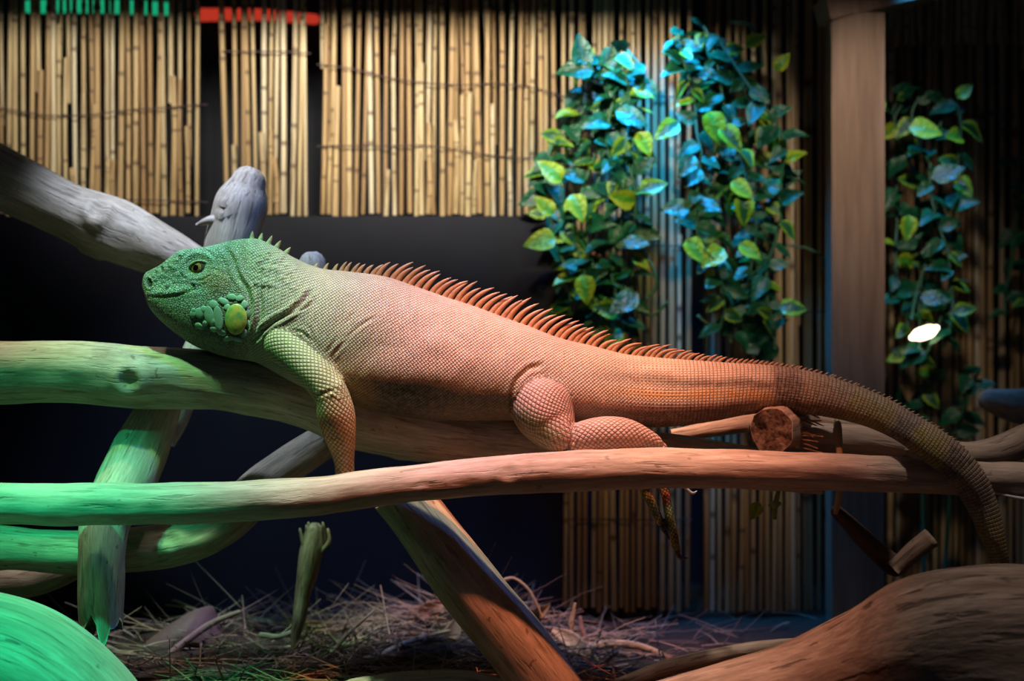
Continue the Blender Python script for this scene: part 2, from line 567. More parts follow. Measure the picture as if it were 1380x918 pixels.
branch('upright_stump', 'pale upright branch stump with a split left edge behind the head',
       [(300, 392, 0.20, 30), (306, 350, 0.20, 32), (318, 300, 0.20, 35), (328, 262, 0.20, 32), (333, 247, 0.20, 24)], [W_PALE, W_ENDP], seed=4, lump=0.08, ends=('flat', 'round'), knots=((0.72, -0.5, 0.01, 0.15),))
tag(tube('wood_splinter', [(300, 300, 0.185, 9), (285, 297, 0.18, 7), (272, 300, 0.18, 4), (264, 303, 0.18, 1.2)], [W_PALE, W_PALE], sides=10, lump=0.1, ridge=0.08, seed=41),
    'grey splinter sticking out left of the pale upright stump', 'splinter')
branch('rounded_branch_stub', 'rounded pale branch stub showing above the neck between crest spines',
       [(470, 556, 0.085, 20), (440, 480, 0.12, 22), (424, 400, 0.16, 22), (421, 357, 0.16, 19)], [W_PALE, W_END], seed=5, ends=('flat', 'round'))
branch('hidden_pale_stick', 'pale stick behind the perch branch, showing under the throat',
       [(300, 430, 0.13, 20), (272, 465, 0.13, 22), (252, 520, 0.13, 18), (236, 575, 0.13, 13), (228, 600, 0.13, 8)], [W_PALE, W_END], seed=6)
branch('broken_post_branch', 'short steep branch behind the front branch with a jagged broken lower end',
       [(222, 520, 0.08, 25), (212, 556, 0.06, 30), (190, 605, 0.03, 36), (164, 660, 0.0, 37), (142, 700, -0.02, 33), (137, 745, -0.03, 31), (136, 800, -0.03, 30), (137, 850, -0.03, 27)],
       [W_PALE, W_END], seed=7, rag=0.035, knots=((0.3, 0.6, 0.012, 0.08),))
branch('low_branch', 'knotty low branch rising from the lower left behind the front branch',
       [(-60, 742, 0.06, 34), (0, 738, 0.06, 30), (90, 744, 0.06, 30), (180, 741, 0.06, 32), (260, 727, 0.06, 29), (310, 700, 0.07, 27), (345, 662, 0.09, 28), (385, 630, 0.11, 27), (435, 598, 0.13, 24), (480, 570, 0.14, 20)],
       [W_MAIN, W_END], seed=8, lump=0.1, ridge=0.05, knots=((0.5, -0.3, 0.014, 0.14),))
branch('shadowed_branch', 'dim branch low at the left below the knotty branch',
       [(-60, 782, 0.13, 26), (0, 786, 0.13, 24), (60, 780, 0.13, 20), (110, 760, 0.13, 16), (150, 735, 0.13, 12)], [W_BROWN, W_END], seed=9)
branch('leaning_stick', 'thick stick leaning down to the right across the straw, orange lower end',
       [(532, 662, -0.034, 36), (558, 692, -0.034, 38), (620, 774, -0.032, 42), (680, 850, -0.03, 43), (735, 922, -0.028, 43), (772, 972, -0.025, 43)],
       [W_MAIN, W_END], seed=10, lump=0.05, ridge=0.025)
branch('rear_pink_branch', 'pinkish branch under the belly behind the foreleg',
       [(440, 580, 0.10, 17), (500, 594, 0.10, 17), (560, 602, 0.10, 16), (640, 616, 0.10, 15)], [W_BROWN, W_END], seed=11)
branch('cut_branch_knob', 'short cut branch end facing forward under the tail, frayed bark around it',
       [(1075, 572, 0.10, 30), (1060, 575, 0.03, 30), (1048, 578, -0.02, 31), (1041, 580, -0.05, 30)], [W_BROWN, W_END], seed=12, lump=0.12, ridge=0.06, rag=0.01)
knob = bpy.data.objects['cut_branch_knob']
for k in range(11):
    y_ = 556 + k * 4.4
    tube('bark_fibre', [(1064 + random.uniform(-4, 4), y_, -0.012, 2.4), (1082, y_ + random.uniform(-2, 5), -0.012, 2.0), (1098 + random.uniform(-8, 14), y_ + random.uniform(0, 14), -0.016, 0.8)], [W_BROWN, W_BROWN], knob, n=8, sides=6)
branch('cut_stick', 'smooth cut stick ending right under the tail beyond the twine',
       [(1010, 590, 0.06, 20), (1080, 590, 0.05, 21), (1150, 592, 0.04, 21), (1222, 600, 0.03, 22)], [W_FRONT, W_END], seed=13, lump=0.05)
branch('thin_grey_stick', 'thin grey stick touching the underside of the tail',
       [(905, 588, 0.09, 9), (960, 578, 0.09, 11), (1010, 570, 0.09, 13), (1070, 566, 0.09, 13), (1150, 574, 0.09, 8), (1175, 576, 0.09, 3)], [W_PALE, W_END], seed=14)
fork = branch('forked_pale_branch', 'pale forked branch behind the hanging part of the tail',
              [(1215, 600, 0.12, 14), (1260, 606, 0.12, 15), (1310, 612, 0.12, 17), (1350, 606, 0.12, 20), (1385, 592, 0.12, 22), (1440, 575, 0.12, 24)], [W_PALE, W_END], seed=15)
branch('far_pale_stump', 'blurred pale stump in the dim recess at the right edge',
       [(1335, 540, 0.52, 17), (1360, 546, 0.52, 22), (1400, 550, 0.52, 25), (1450, 556, 0.52, 26)], [W_PALE, W_END], seed=16, ends=('round', 'flat'))
branch('bent_twig', 'dark bent stick hanging below the front branch left of the tail',
       [(1128, 690, 0.10, 9), (1160, 722, 0.10, 12), (1192, 752, 0.10, 14), (1206, 762, 0.10, 15)], [W_DARK, W_DARK], seed=17, ends=('round', 'round'))
branch('short_stub_stick', 'short brown stick crossing the end of the dark bent stick',
       [(1204, 768, 0.08, 12), (1228, 746, 0.08, 13), (1255, 724, 0.08, 14)], [W_BROWN, W_END], seed=18)

# foreground logs
branch('green_lit_log', 'big smooth log in the bottom left corner glowing green',
       [(-150, 890, -0.16, 110), (-60, 905, -0.16, 112), (20, 928, -0.16, 112), (90, 975, -0.16, 104), (150, 1040, -0.16, 90)], [W_LOG, W_END], seed=19, lump=0.04, ridge=0.02, sides=48)
branch('weathered_log', 'big weathered log filling the bottom right corner in front of the tail',
       [(880, 985, -0.14, 62), (980, 962, -0.16, 70), (1080, 945, -0.18, 80), (1170, 925, -0.20, 100), (1260, 908, -0.22, 130), (1350, 905, -0.23, 146), (1440, 910, -0.23, 150)], [W_LOGB, W_END], seed=20, lump=0.05, ridge=0.05, sides=56, knots=((0.86, 0.1, 0.03, 0.06),))
branch('bottom_edge_log', 'rounded log top just showing at the bottom edge left of the leaning stick',
       [(480, 968, 0.02, 50), (560, 958, 0.02, 50), (620, 956, 0.02, 50), (700, 968, 0.02, 46)], [W_LOG, W_END], seed=22, ends=('round', 'round'))
branch('curved_bark_strip', 'thin curved bark strip along the left slope of the weathered log',
       [(830, 925, 0.0, 10), (900, 900, 0.0, 11), (980, 882, 0.0, 11), (1060, 870, 0.0, 9), (1140, 862, 0.0, 4)], [W_BROWN, W_BROWN], seed=23)

# twine and hanging bits
tag(tube('twine_tie', [(1128, 566, 0.045, 4), (1130, 578, 0.006, 4.5), (1131, 600, -0.004, 5), (1132, 622, -0.03, 4.5), (1132, 650, -0.05, 4.5), (1130, 672, -0.05, 4.5), (1126, 692, -0.04, 3)], M_TWINE, sides=8), 'pale twine looped over the cut stick under the tail', 'twine')
tag(tube('white_string', [(1335, 662, -0.05, 1.5), (1355, 668, -0.05, 2.5), (1390, 674, -0.05, 2.5)], plain('white_string', (0.6, 0.6, 0.6)), sides=6), 'white string end beside the hanging tail at the right edge', 'string')
M_SHOOT = plain('green_shoot', (0.30, 0.42, 0.12), 0.5)
sh = tag(empty('plant_shoot', P(1045, 660, 0.05)), 'pale green plant shoot hanging under the front branch', 'plant')
tube('stem', [(1050, 655, 0.05, 3), (1047, 672, 0.05, 3.5), (1044, 686, 0.05, 4), (1043, 700, 0.05, 3.5)], M_SHOOT, sh, sides=8)
tube('bud', [(1038, 681, 0.048, 3), (1044, 680, 0.046, 6), (1050, 679, 0.048, 3)], M_SHOOT, sh, sides=8, ends=('round', 'round'))

# ------------------------------------------------------------------ the iguana
BODY = np.array([  # top x, y, bottom x, y, half width
    (192, 377, 193, 389, 6), (195, 369, 197, 399, 13), (203, 364, 201, 412, 19), (216, 357, 213, 428, 24), (230, 346, 229, 443, 28), (243, 338, 245, 455, 31),
    (259, 335.5, 262, 466, 35), (276, 333, 282, 474, 39), (292, 330, 300, 480, 42), (308, 325, 316, 484, 42), (327, 322, 331, 486, 43), (347, 322, 346, 489, 46),
    (370, 332, 362, 497, 52), (396, 347, 385, 510, 60), (430, 361, 420, 527, 68), (470, 366, 465, 543, 74), (520, 373, 515, 556, 78), (560, 386, 555, 563, 80),
    (600, 400, 595, 566, 80), (640, 413, 635, 567, 78), (677, 427, 675, 567, 74), (711, 439, 712, 566, 68), (753, 455, 755, 567, 60), (802, 467, 800, 572, 53),
    (842, 477, 842, 575, 48), (888, 482, 885, 576, 44), (928, 485, 925, 573, 41), (970, 488, 965, 567, 38), (1010, 490, 1000, 560, 35), (1046, 493, 1034, 556, 32),
    (1095, 501, 1080, 558, 30), (1144, 516, 1124, 564, 27), (1196, 537, 1172, 577, 24), (1234, 559, 1208, 594, 22), (1269, 580, 1240, 617, 20.5), (1304, 608, 1270, 642, 19.5),
    (1331, 645, 1292, 667, 18), (1345, 680, 1307, 693, 17), (1355, 727, 1325, 733, 14.5), (1361, 762, 1336, 765, 12), (1362, 800, 1343, 802, 9), (1358, 845, 1345, 845, 6), (1352, 880, 1345, 880, 3.5)], float)

VS, FS, PART, UU, VV, TU, TV = [], [], [], [], [], [], []
nv = 0


def add_loft(rings, part, uoff=0.0):
    """rings: (n, m, 3) closed cross-sections, index 0 of each ring on the near side"""
    global nv
    n, m = rings.shape[:2]
    cen = rings.mean(1)
    L = np.concatenate([[0], np.cumsum(np.linalg.norm(np.diff(cen, axis=0), axis=1))])
    seg = np.linalg.norm(np.roll(rings, -1, 1) - rings, axis=2)
    v = np.zeros((n, m))
    h = m // 2
    v[:, 1:h + 1] = np.cumsum(seg[:, :h], 1)
    v[:, h + 1:] = -np.cumsum(seg[:, ::-1], 1)[:, :m - h - 1][:, ::-1]
    tu = np.repeat(np.gradient(cen, axis=0)[:, None], m, 1)
    tu /= np.linalg.norm(tu, axis=2)[..., None] + 1e-12
    tv = np.roll(rings, -1, 1) - np.roll(rings, 1, 1)
    tv /= np.linalg.norm(tv, axis=2)[..., None] + 1e-12
    VS.append(rings.reshape(-1, 3))
    UU.append(np.repeat(L + uoff, m))
    VV.append(v.ravel())
    TU.append(tu.reshape(-1, 3))
    TV.append(tv.reshape(-1, 3))
    PART.append(np.full(n * m, part))
    for i in range(n - 1):
        for j in range(m):
            a, b = nv + i * m + j, nv + i * m + (j + 1) % m
            FS.append((a, b, b + m, a + m))
    FS.append(tuple(nv + j for j in reversed(range(m))))
    FS.append(tuple(nv + (n - 1) * m + j for j in range(m)))
    nv += n * m


ncs = 420
bb = BODY[:, :]
TX = [1046, 1095, 1144, 1196, 1234, 1269, 1304, 1331, 1345]
TY = [0, -0.004, -0.014, -0.036, -0.062, -0.082, -0.090, -0.088, -0.084]
YC = [float(np.interp(r[0], TX, TY)) if r[1] < 740 else -0.078 + 0.0006 * (r[1] - 760) for r in bb]
pts6 = np.stack([np.array([*P(r[0], r[1], yc), *P(r[2], r[3], yc), r[4] / 1000.0]) for r, yc in zip(bb, YC)])
mid = (pts6[:, :3] + pts6[:, 3:6]) / 2
A = np.concatenate([mid, pts6], 1)
R = cspline(A, ncs)
top, bot, hw = R[:, 3:6], R[:, 6:9], R[:, 9]
mphi = 96
ring = np.zeros((ncs, mphi, 3))
for j in range(mphi):
    a = PI / 2 - j * 2 * PI / mphi                     # starts at the near side, turns over the back first
    cx, sx = math.sin(a), math.cos(a)                   # cx up part, sx toward camera
    up = np.sign(cx) * abs(cx)
    ring[:, j] = (top + bot) / 2 + (top - bot) / 2 * up
    ring[:, j, 1] -= hw * np.sign(sx) * abs(sx) ** 0.86 * (1 - 0.20 * cx)
# ring index 0 must be the near side: roll by a quarter turn
ring = np.roll(ring, -mphi // 4, axis=1)
add_loft(ring, 0)


def limb(pts, part, n=60, m=36, fl=1.0):
    A = px(pts)
    A = np.concatenate([A[:, :3], A[:, 3:4]], 1)
    C4 = cspline(A, n)
    C, r = C4[:, :3], C4[:, 3].copy()
    e = np.linspace(0, 1, n)
    arc = np.concatenate([[0], np.cumsum(np.linalg.norm(np.diff(C, axis=0), axis=1))])
    for d in (arc, arc[-1] - arc):                     # rounded ends
        k = np.clip(d / np.maximum(r, 1e-5), 0, 1)
        r *= np.sqrt(np.clip(1 - (1 - k)**2, 0.02, 1))
    T, N, B = frames(C)
    ph = np.arange(m) * 2 * PI / m
    rings = C[:, None] + N[:, None] * (np.cos(ph)[None, :, None] * r[:, None, None] * fl) + B[:, None] * (np.sin(ph)[None, :, None] * r[:, None, None])
    add_loft(rings, part)


# near foreleg, hand; rows are photo x, y, depth, radius
limb([(368, 452, -0.030, 30), (390, 470, -0.050, 27), (412, 492, -0.066, 24), (436, 517, -0.076, 23.5), (447, 535, -0.078, 24), (452, 556, -0.076, 26), (457, 580, -0.072, 23),
      (461, 602, -0.067, 18), (464, 625, -0.062, 13.5), (465, 645, -0.058, 13), (466, 660, -0.056, 12)], 1, 80, 40)
limb([(465, 640, -0.056, 11), (466, 658, -0.055, 15), (466, 672, -0.054, 11)], 1, 24, 24, 0.55)
for (dx, ln, dy) in ((-15, 22, 5), (-7, 28, 12), (1, 30, 14), (9, 26, 10)):
    limb([(466 + dx * 0.5, 664, -0.055, 5.0), (466 + dx * 1.2, 666 + dy * 0.4, -0.058, 4.6), (466 + dx * 1.7, 668 + dy * 0.8, -0.057, 4.0), (466 + dx * 2.0, 668 + dy * 1.1, -0.052, 2.6)], 3, 24, 16)
limb([(458, 650, -0.052, 5), (444, 652, -0.050, 4.6), (434, 656, -0.052, 3.6), (428, 660, -0.056, 2.4)], 3, 24, 16)
# far foreleg holding the far side of the perch
limb([(385, 452, 0.030, 28), (405, 478, 0.060, 24), (430, 500, 0.078, 21), (452, 512, 0.088, 20), (468, 520, 0.085, 16), (486, 530, 0.078, 11), (500, 540, 0.07, 10)], 1, 60, 32)
for dz in (-16, -8, 0, 8):
    limb([(498, 540, 0.07, 6), (512 + dz * 0.3, 542 + dz * 0.5, 0.068, 4.6), (524 + dz * 0.3, 550 + dz, 0.066, 3.6), (530 + dz * 0.3, 558 + dz, 0.066, 2.4)], 3, 20, 14)
limb([(490, 540, 0.072, 5), (488, 552, 0.07, 4), (486, 562, 0.07, 2.6)], 3, 18, 14)


def hind(sg, foot=True):
    limb([(728, 505, sg * 0.030, 34), (727, 528, sg * 0.040, 40), (732, 553, sg * 0.052, 42), (744, 575, sg * 0.061, 35), (757, 592, sg * 0.070, 24), (768, 602, sg * 0.068, 16)], 2, 60, 44)
    limb([(762, 598, sg * 0.066, 17), (778, 592, sg * 0.070, 21), (800, 587, sg * 0.073, 23.5), (824, 585, sg * 0.074, 24), (846, 586, sg * 0.072, 21.5), (866, 590, sg * 0.069, 15.5),
          (880, 595, sg * 0.066, 11), (890, 604, sg * 0.062, 10)], 2, 60, 36)
    limb([(882, 596, sg * 0.064, 10), (890, 610, sg * 0.058, 12), (888, 632, sg * 0.052, 13), (884, 650, sg * 0.05, 9)], 2, 30, 24)


hind(-1)
hind(1)
TOES = [[(884, 644, -0.050, 6.5), (868, 656, -0.050, 6.5), (877, 676, -0.050, 6.5), (886, 695, -0.050, 6.0), (896, 716, -0.050, 4.5)],
        [(888, 644, -0.050, 6.5), (896, 664, -0.052, 6.0), (900, 686, -0.053, 6.3), (906, 712, -0.054, 6.0), (911, 736, -0.054, 5.4), (914, 745, -0.054, 3.6)],
        [(890, 640, -0.050, 6), (905, 646, -0.054, 5.5), (918, 652, -0.056, 5), (924, 655, -0.056, 3.4)],
        [(884, 636, -0.050, 6), (862, 640, -0.053, 5), (848, 646, -0.054, 3)],
        [(884, 626, -0.050, 6), (866, 622, -0.053, 4.6), (856, 624, -0.054, 3)]]
for t_ in TOES:
    limb(t_, 3, 40, 16)
for t_ in ([(884, 640, 0.05, 6), (905, 630, 0.05, 5), (925, 625, 0.05, 3)], [(884, 644, 0.05, 6), (905, 640, 0.052, 5), (930, 640, 0.05, 3)],
           [(884, 640, 0.05, 6), (870, 645, 0.05, 5), (856, 650, 0.05, 3)], [(884, 644, 0.05, 6), (890, 652, 0.05, 5), (894, 656, 0.05, 3)], [(884, 634, 0.05, 6), (864, 634, 0.05, 5), (850, 630, 0.05, 3)]):
    limb(t_, 3, 20, 14)

VS = np.concatenate(VS)
UU, VV, PART = np.concatenate(UU), np.concatenate(VV), np.concatenate(PART)
TU, TV = np.concatenate(TU), np.concatenate(TV)
src = mesh('iguana_source', VS, FS)
so = bpy.data.objects.new('iguana_source', src)
COL.objects.link(so)
md = so.modifiers.new('r', 'REMESH')
md.mode = 'VOXEL'
md.voxel_size = 0.0015
dg = bpy.context.evaluated_depsgraph_get()
me = bpy.data.meshes.new_from_object(so.evaluated_get(dg))
bpy.data.objects.remove(so)
bpy.data.meshes.remove(src)
NVt = len(me.vertices)
X = np.empty(NVt * 3)
me.vertices.foreach_get('co', X)
X = X.reshape(-1, 3)
E = np.empty(len(me.edges) * 2, np.int64)
me.edges.foreach_get('vertices', E)
E = E.reshape(-1, 2)
deg = np.bincount(E.ravel(), minlength=NVt).astype(float)[:, None]


def smooth(X, it, lam=0.6, wgt=None):
    for _ in range(it):
        s = np.zeros_like(X)
        for c in range(X.shape[1]):
            s[:, c] = np.bincount(E[:, 0], X[E[:, 1], c], NVt) + np.bincount(E[:, 1], X[E[:, 0], c], NVt)
        d = (s / np.maximum(deg, 1) - X) * lam
        X = X + (d if wgt is None else d * wgt)
    return X


# which part each vertex came from, and its place along and around that part
kd = kdtree.KDTree(len(VS))
for i, p_ in enumerate(VS):
    kd.insert(p_, i)
kd.balance()
near = np.array([kd.find(p_)[1] for p_ in X])
pt = PART[near]
uu = UU[near] + ((X - VS[near]) * TU[near]).sum(1)
vv = VV[near] + ((X - VS[near]) * TV[near]).sum(1)
# blend the joints: smooth more where parts meet
oh = np.stack([(pt == k).astype(float) for k in range(4)], 1)
blur = smooth(oh, 14)
joint = np.clip(1 - blur.max(1), 0, 0.5)[:, None] * 2
X = smooth(X, 4)
X = smooth(X, 16, 0.6, np.clip(joint * 1.4, 0, 1) * (pt != 3)[:, None])

LT = np.empty(len(me.loops), np.int64)
me.loops.foreach_get('vertex_index', LT)
Q = LT.reshape(-1, 4)


def normals(X):
    n = np.cross(X[Q[:, 2]] - X[Q[:, 0]], X[Q[:, 3]] - X[Q[:, 1]])
    N = np.zeros_like(X)
    for c in range(3):
        for k in range(4):
            N[:, c] += np.bincount(Q[:, k], n[:, c], NVt)
    return N / (np.linalg.norm(N, axis=1)[:, None] + 1e-12)


def proj(X):
    d = D - np.abs(X[:, 1])
    return np.stack([CX + X[:, 0] * FPX / d, CY - (X[:, 2] - ZC) * FPX / d], 1)


px2 = proj(X)
N = normals(X)
side = np.clip(np.abs(N[:, 1]) * 1.6 - 0.1, 0, 1)           # how much a point faces sideways


def dseg(p, pl):
    best, bs, acc = np.full(len(p), 1e9), np.zeros(len(p)), 0.0
    for a, b in zip(pl[:-1], pl[1:]):
        a, b = np.array(a, float), np.array(b, float)
        t = np.clip(((p - a) @ (b - a)) / ((b - a) @ (b - a)), 0, 1)
        dd = np.linalg.norm(p - (a + t[:, None] * (b - a)), axis=1)
        ln = np.linalg.norm(b - a)
        bs = np.where(dd < best, acc + t * ln, bs)
        best = np.minimum(best, dd)
        acc += ln
    return best, bs, acc


disp = np.zeros(NVt)
trunk = (pt == 0)


def Z1(pts):                     # coordinates read from the close-up of the head and neck
    return [(160 + x * 340 / 1380, 290 + y * 340 / 1380) for x, y in pts]


def groove(pl, wd, dp, ridge=0.35, m=trunk):
    global disp
    d, s, Lp = dseg(px2, pl)
    e_ = min(16.0, Lp * 0.4)
    tap = np.clip(s / e_, 0, 1) * np.clip((Lp - s) / e_, 0, 1)
    dp = dp * 0.75 * tap * (2 - tap)
    disp += np.where(m, (-dp * np.exp(-(d / wd)**2) + ridge * dp * np.exp(-((d - 2.2 * wd) / wd)**2)) * side, 0)


def mound(c, rx, ry, h, rot=0.0, p=2.0, m=trunk):
    global disp
    dx, dy = px2[:, 0] - c[0], px2[:, 1] - c[1]
    cr_, sr_ = math.cos(rot), math.sin(rot)
    r = np.sqrt(((dx * cr_ + dy * sr_) / rx)**2 + ((-dx * sr_ + dy * cr_) / ry)**2)
    disp += np.where(m, h * np.exp(-r**p) * side, 0)
    return r


mm = 0.001
# face
EYE = Z1([(432, 280)])[0]
groove(Z1([(150, 447), (250, 452), (330, 440), (400, 415), (452, 398)]), 1.3, 1.0 * mm, 0.2)
groove(Z1([(165, 470), (260, 478), (350, 462), (430, 432)]), 2.5, 0.5 * mm, 0.4)
mound(Z1([(300, 415)])[0], 26, 6, 2.2 * mm, -0.12)                    # upper lip
mound(Z1([(300, 330)])[0], 22, 9, -2.4 * mm, -0.35)                   # hollow before the eye
mound(Z1([(400, 205)])[0], 22, 6, 3.2 * mm, 0.05)                     # brow
mound(Z1([(540, 365)])[0], 17, 17, 3.0 * mm, 0.3, 3)                  # jaw muscle and ear drum
groove(Z1([(470, 330), (520, 300), (600, 330), (640, 400)]), 2.2, 1.2 * mm)
mound(Z1([(540, 185)])[0], 15, 8, 3.2 * mm, 0.2)                      # back of the skull
groove(Z1([(560, 160), (620, 235), (650, 330), (700, 400), (722, 480), (712, 560), (690, 660)]), 3.0, 4.2 * mm, 0.5)
groove(Z1([(780, 420), (775, 480), (770, 560), (745, 640), (725, 710)]), 3.4, 4.0 * mm, 0.4)
groove(Z1([(1060, 400), (1010, 470), (940, 530), (850, 580), (785, 630), (745, 700)]), 3.0, 5.5 * mm, 0.55)
groove(Z1([(1070, 475), (1000, 520), (930, 545)]), 2.0, 2.6 * mm)
groove(Z1([(200, 560), (330, 640), (480, 720), (600, 740)]), 5.0, 1.0 * mm, 0.3)
groove(Z1([(640, 690), (625, 760)]), 2.5, 1.4 * mm)
groove(Z1([(690, 680), (720, 760)]), 2.5, 1.4 * mm)
mound(Z1([(640, 570)])[0], 18, 23, 1.8 * mm, 0.0, 4)                   # bed of the cheek shield
re = mound(EYE, 17.5, 13, -3.8 * mm, -0.2, 4)                          # socket
disp += np.where(trunk, (1.5 * mm * np.exp(-((re - 1.25) / 0.16)**2) + 0.9 * mm * np.exp(-((re - 1.75) / 0.14)**2) - 0.8 * mm * np.exp(-((re - 1.5) / 0.10)**2)) * side, 0)
for t in np.linspace(0, 1, 15):                                        # scales along both lips
    lx = 165 + t * 270
    ly = np.interp(lx, [150, 250, 330, 400, 452], [447, 452, 440, 415, 398])
    mound(Z1([(lx, ly - 22)])[0], 2.2, 2.8, 0.7 * mm, 0, 4)
    mound(Z1([(lx, ly + 24)])[0], 2.2, 2.8, 0.6 * mm, 0, 4)
NOS = Z1([(166, 372)])[0]
rn = mound(NOS, 3.6, 5.6, -3.0 * mm, -0.3, 4)
disp += np.where(trunk, 1.8 * mm * np.exp(-((rn - 1.5) / 0.3)**2) * side, 0)
for i in range(70):                                                    # pebbly scales on muzzle and crown
    c = Z1([(random.uniform(180, 420), random.uniform(190, 400))])[0]
    if 0 < (c[1] - 335) and math.hypot(c[0] - EYE[0], (c[1] - EYE[1]) * 1.4) > 24:
        mound(c, 2.8, 2.6, 1.3 * mm, 0, 4)
for i in range(95):                                                    # tubercles on the neck
    c = Z1([(random.uniform(720, 1010), random.uniform(190, 400))])[0]
    mound(c, random.uniform(2.2, 3.6), random.uniform(2.0, 3.0), random.uniform(0.8, 1.7) * mm, 0, 2)


def Z2(pts):                     # close-up of the shoulder and flank
    return [(340 + x * 340 / 1380, 320 + y * 340 / 1380) for x, y in pts]


for pl in ([(180, 530), (250, 545), (310, 600)], [(190, 510), (270, 520), (330, 570), (345, 610)], [(300, 470), (330, 540), (360, 600)], [(470, 540), (430, 600), (400, 640)],
           [(520, 560), (470, 610), (430, 660)], [(640, 440), (560, 510), (510, 560)], [(680, 430), (590, 490)], [(560, 400), (520, 470)]):
    groove(Z2(pl), 2.2, 1.7 * mm, 0.5)
mound((505, 475), 50, 20, -2.5 * mm, -0.5)
mound((600, 470), 60, 50, 3 * mm)
groove([(690, 560), (688, 535), (696, 512), (712, 497), (735, 490)], 3.2, 3.0 * mm, 0.5)     # fold in front of the thigh
groove([(628, 545), (632, 565)], 3, 1.5 * mm)
leg2 = (pt == 2)
groove([(768, 566), (774, 580), (772, 596), (781, 605)], 2.6, 3.2 * mm, 0.5, leg2)
groove([(772, 570), (790, 566)], 2.2, 2.0 * mm, 0.4, leg2)
leg1 = (pt == 1)
groove([(424, 535), (440, 529), (458, 525)], 2.2, 1.6 * mm, 0.4, leg1)
mound((458, 518), 9, 9, 3 * mm, 0, 2, leg1)
for k in range(6):                                                                       # broken skin around the elbow
    mound((450 + random.uniform(-6, 14), 512 + random.uniform(-8, 26)), 2.6, 2.4, 1.2 * mm, 0, 3, leg1)
sag = vnoise(np.stack([px2[:, 0] / 45, px2[:, 1] / 22, np.zeros(NVt)], 1), 3) * 1.1 * mm + vnoise(np.stack([(px2[:, 0] + px2[:, 1] * 0.6) / 12, px2[:, 1] / 40, np.zeros(NVt)], 1), 5) * 0.5 * mm
disp += np.where(trunk & (px2[:, 0] > 380) & (px2[:, 0] < 760), sag * side, 0)
X = X + N * disp[:, None]
X = smooth(X, 1, 0.4)

# skin colour, with belly shade and lamp colour on the forearm painted in
px2 = proj(X)
colr = np.zeros((NVt, 3))


def lerp(mask, c, k=1.0):
    global colr
    mk = np.clip(mask * k, 0, 1)[:, None]
    colr = colr * (1 - mk) + np.array(c) * mk


def ell(cx, cy, rx, ry, soft=0.35):
    r = np.sqrt(((px2[:, 0] - cx) / rx)**2 + ((px2[:, 1] - cy) / ry)**2)
    return np.clip((1 + soft - r) / (2 * soft), 0, 1)


def sstep(v, a, b):
    t = np.clip((v - a) / (b - a), 0, 1)
    return t * t * (3 - 2 * t)


xx, yy = px2[:, 0], px2[:, 1]
n1 = vnoise(np.stack([xx / 30, yy / 30, X[:, 1] * 30], 1), 11)
n2 = vnoise(np.stack([xx / 9, yy / 9, X[:, 1] * 90], 1), 12)
n3 = vnoise(np.stack([uu * 28, vv * 60, pt * 3.0], 1), 13)
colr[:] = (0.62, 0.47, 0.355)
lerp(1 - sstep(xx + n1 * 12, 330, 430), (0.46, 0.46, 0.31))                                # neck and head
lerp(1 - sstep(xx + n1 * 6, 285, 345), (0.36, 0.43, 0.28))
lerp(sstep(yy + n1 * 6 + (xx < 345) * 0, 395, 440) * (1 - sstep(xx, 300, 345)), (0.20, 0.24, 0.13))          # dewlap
hd = (1 - sstep(xx, 300, 350)) * trunk
lerp(hd * sstep(n2, 0.05, 0.5), (0.15, 0.21, 0.13), 0.5)
lerp(ell(300, 428, 34, 26, 0.3), (0.13, 0.17, 0.10), 0.7)
lerp(ell(317.6, 430.4, 17, 23, 0.08), (0.03, 0.05, 0.03), 0.85)
lerp(ell(292, 380, 19, 17), (0.44, 0.30, 0.13), 0.85)
lerp(ell(240, 374, 26, 9), (0.22, 0.28, 0.20), 0.6)
lerp(ell(262, 336, 44, 13), (0.52, 0.60, 0.52), 0.7)
lerp(ell(238, 391.5, 44, 5), (0.62, 0.70, 0.50), 0.8)
lerp(ell(238, 408, 40, 5), (0.40, 0.47, 0.30), 0.5)
# flank turns olive towards the belly, whose dark shade is painted in
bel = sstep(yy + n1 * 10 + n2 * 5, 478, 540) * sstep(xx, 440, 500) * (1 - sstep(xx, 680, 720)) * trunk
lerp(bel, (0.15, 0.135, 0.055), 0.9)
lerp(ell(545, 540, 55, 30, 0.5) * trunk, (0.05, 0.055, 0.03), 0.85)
lerp(ell(480, 525, 26, 30, 0.5) * trunk, (0.40, 0.32, 0.10), 0.6)
lerp(ell(450, 462, 70, 20, 0.6) * trunk, (0.30, 0.30, 0.17), 0.6)
# forelegs: green-grey above, tan towards the wrist
lerp((pt == 1) * 1.0, (0.48, 0.45, 0.24))
lerp((pt == 1) * sstep(yy + n1 * 8, 515, 565), (0.54, 0.32, 0.13))  # orange painted in place of red lamp light on the forearm
lerp((pt == 1) * sstep(yy + n2 * 6, 590, 625), (0.28, 0.17, 0.09), 0.8)
# hind legs: pinkish tan, the front of the thigh olive
lerp((pt == 2) * 1.0, (0.58, 0.36, 0.30))
lerp((pt == 2) * ell(718, 580, 40, 42, 0.4) * sstep(yy - (xx - 700) * 0.55 + n2 * 5, 535, 560), (0.23, 0.24, 0.09), 0.9)
lerp((pt == 3) * 1.0, (0.16, 0.17, 0.05))
lerp((pt == 3) * (n2 > 0.05), (0.42, 0.36, 0.06), 0.9)
lerp((pt == 3) * (n2 < -0.35), (0.03, 0.03, 0.02), 0.9)
lerp((pt == 3) * ell(899, 672, 7, 9), (0.7, 0.10, 0.03), 0.8)
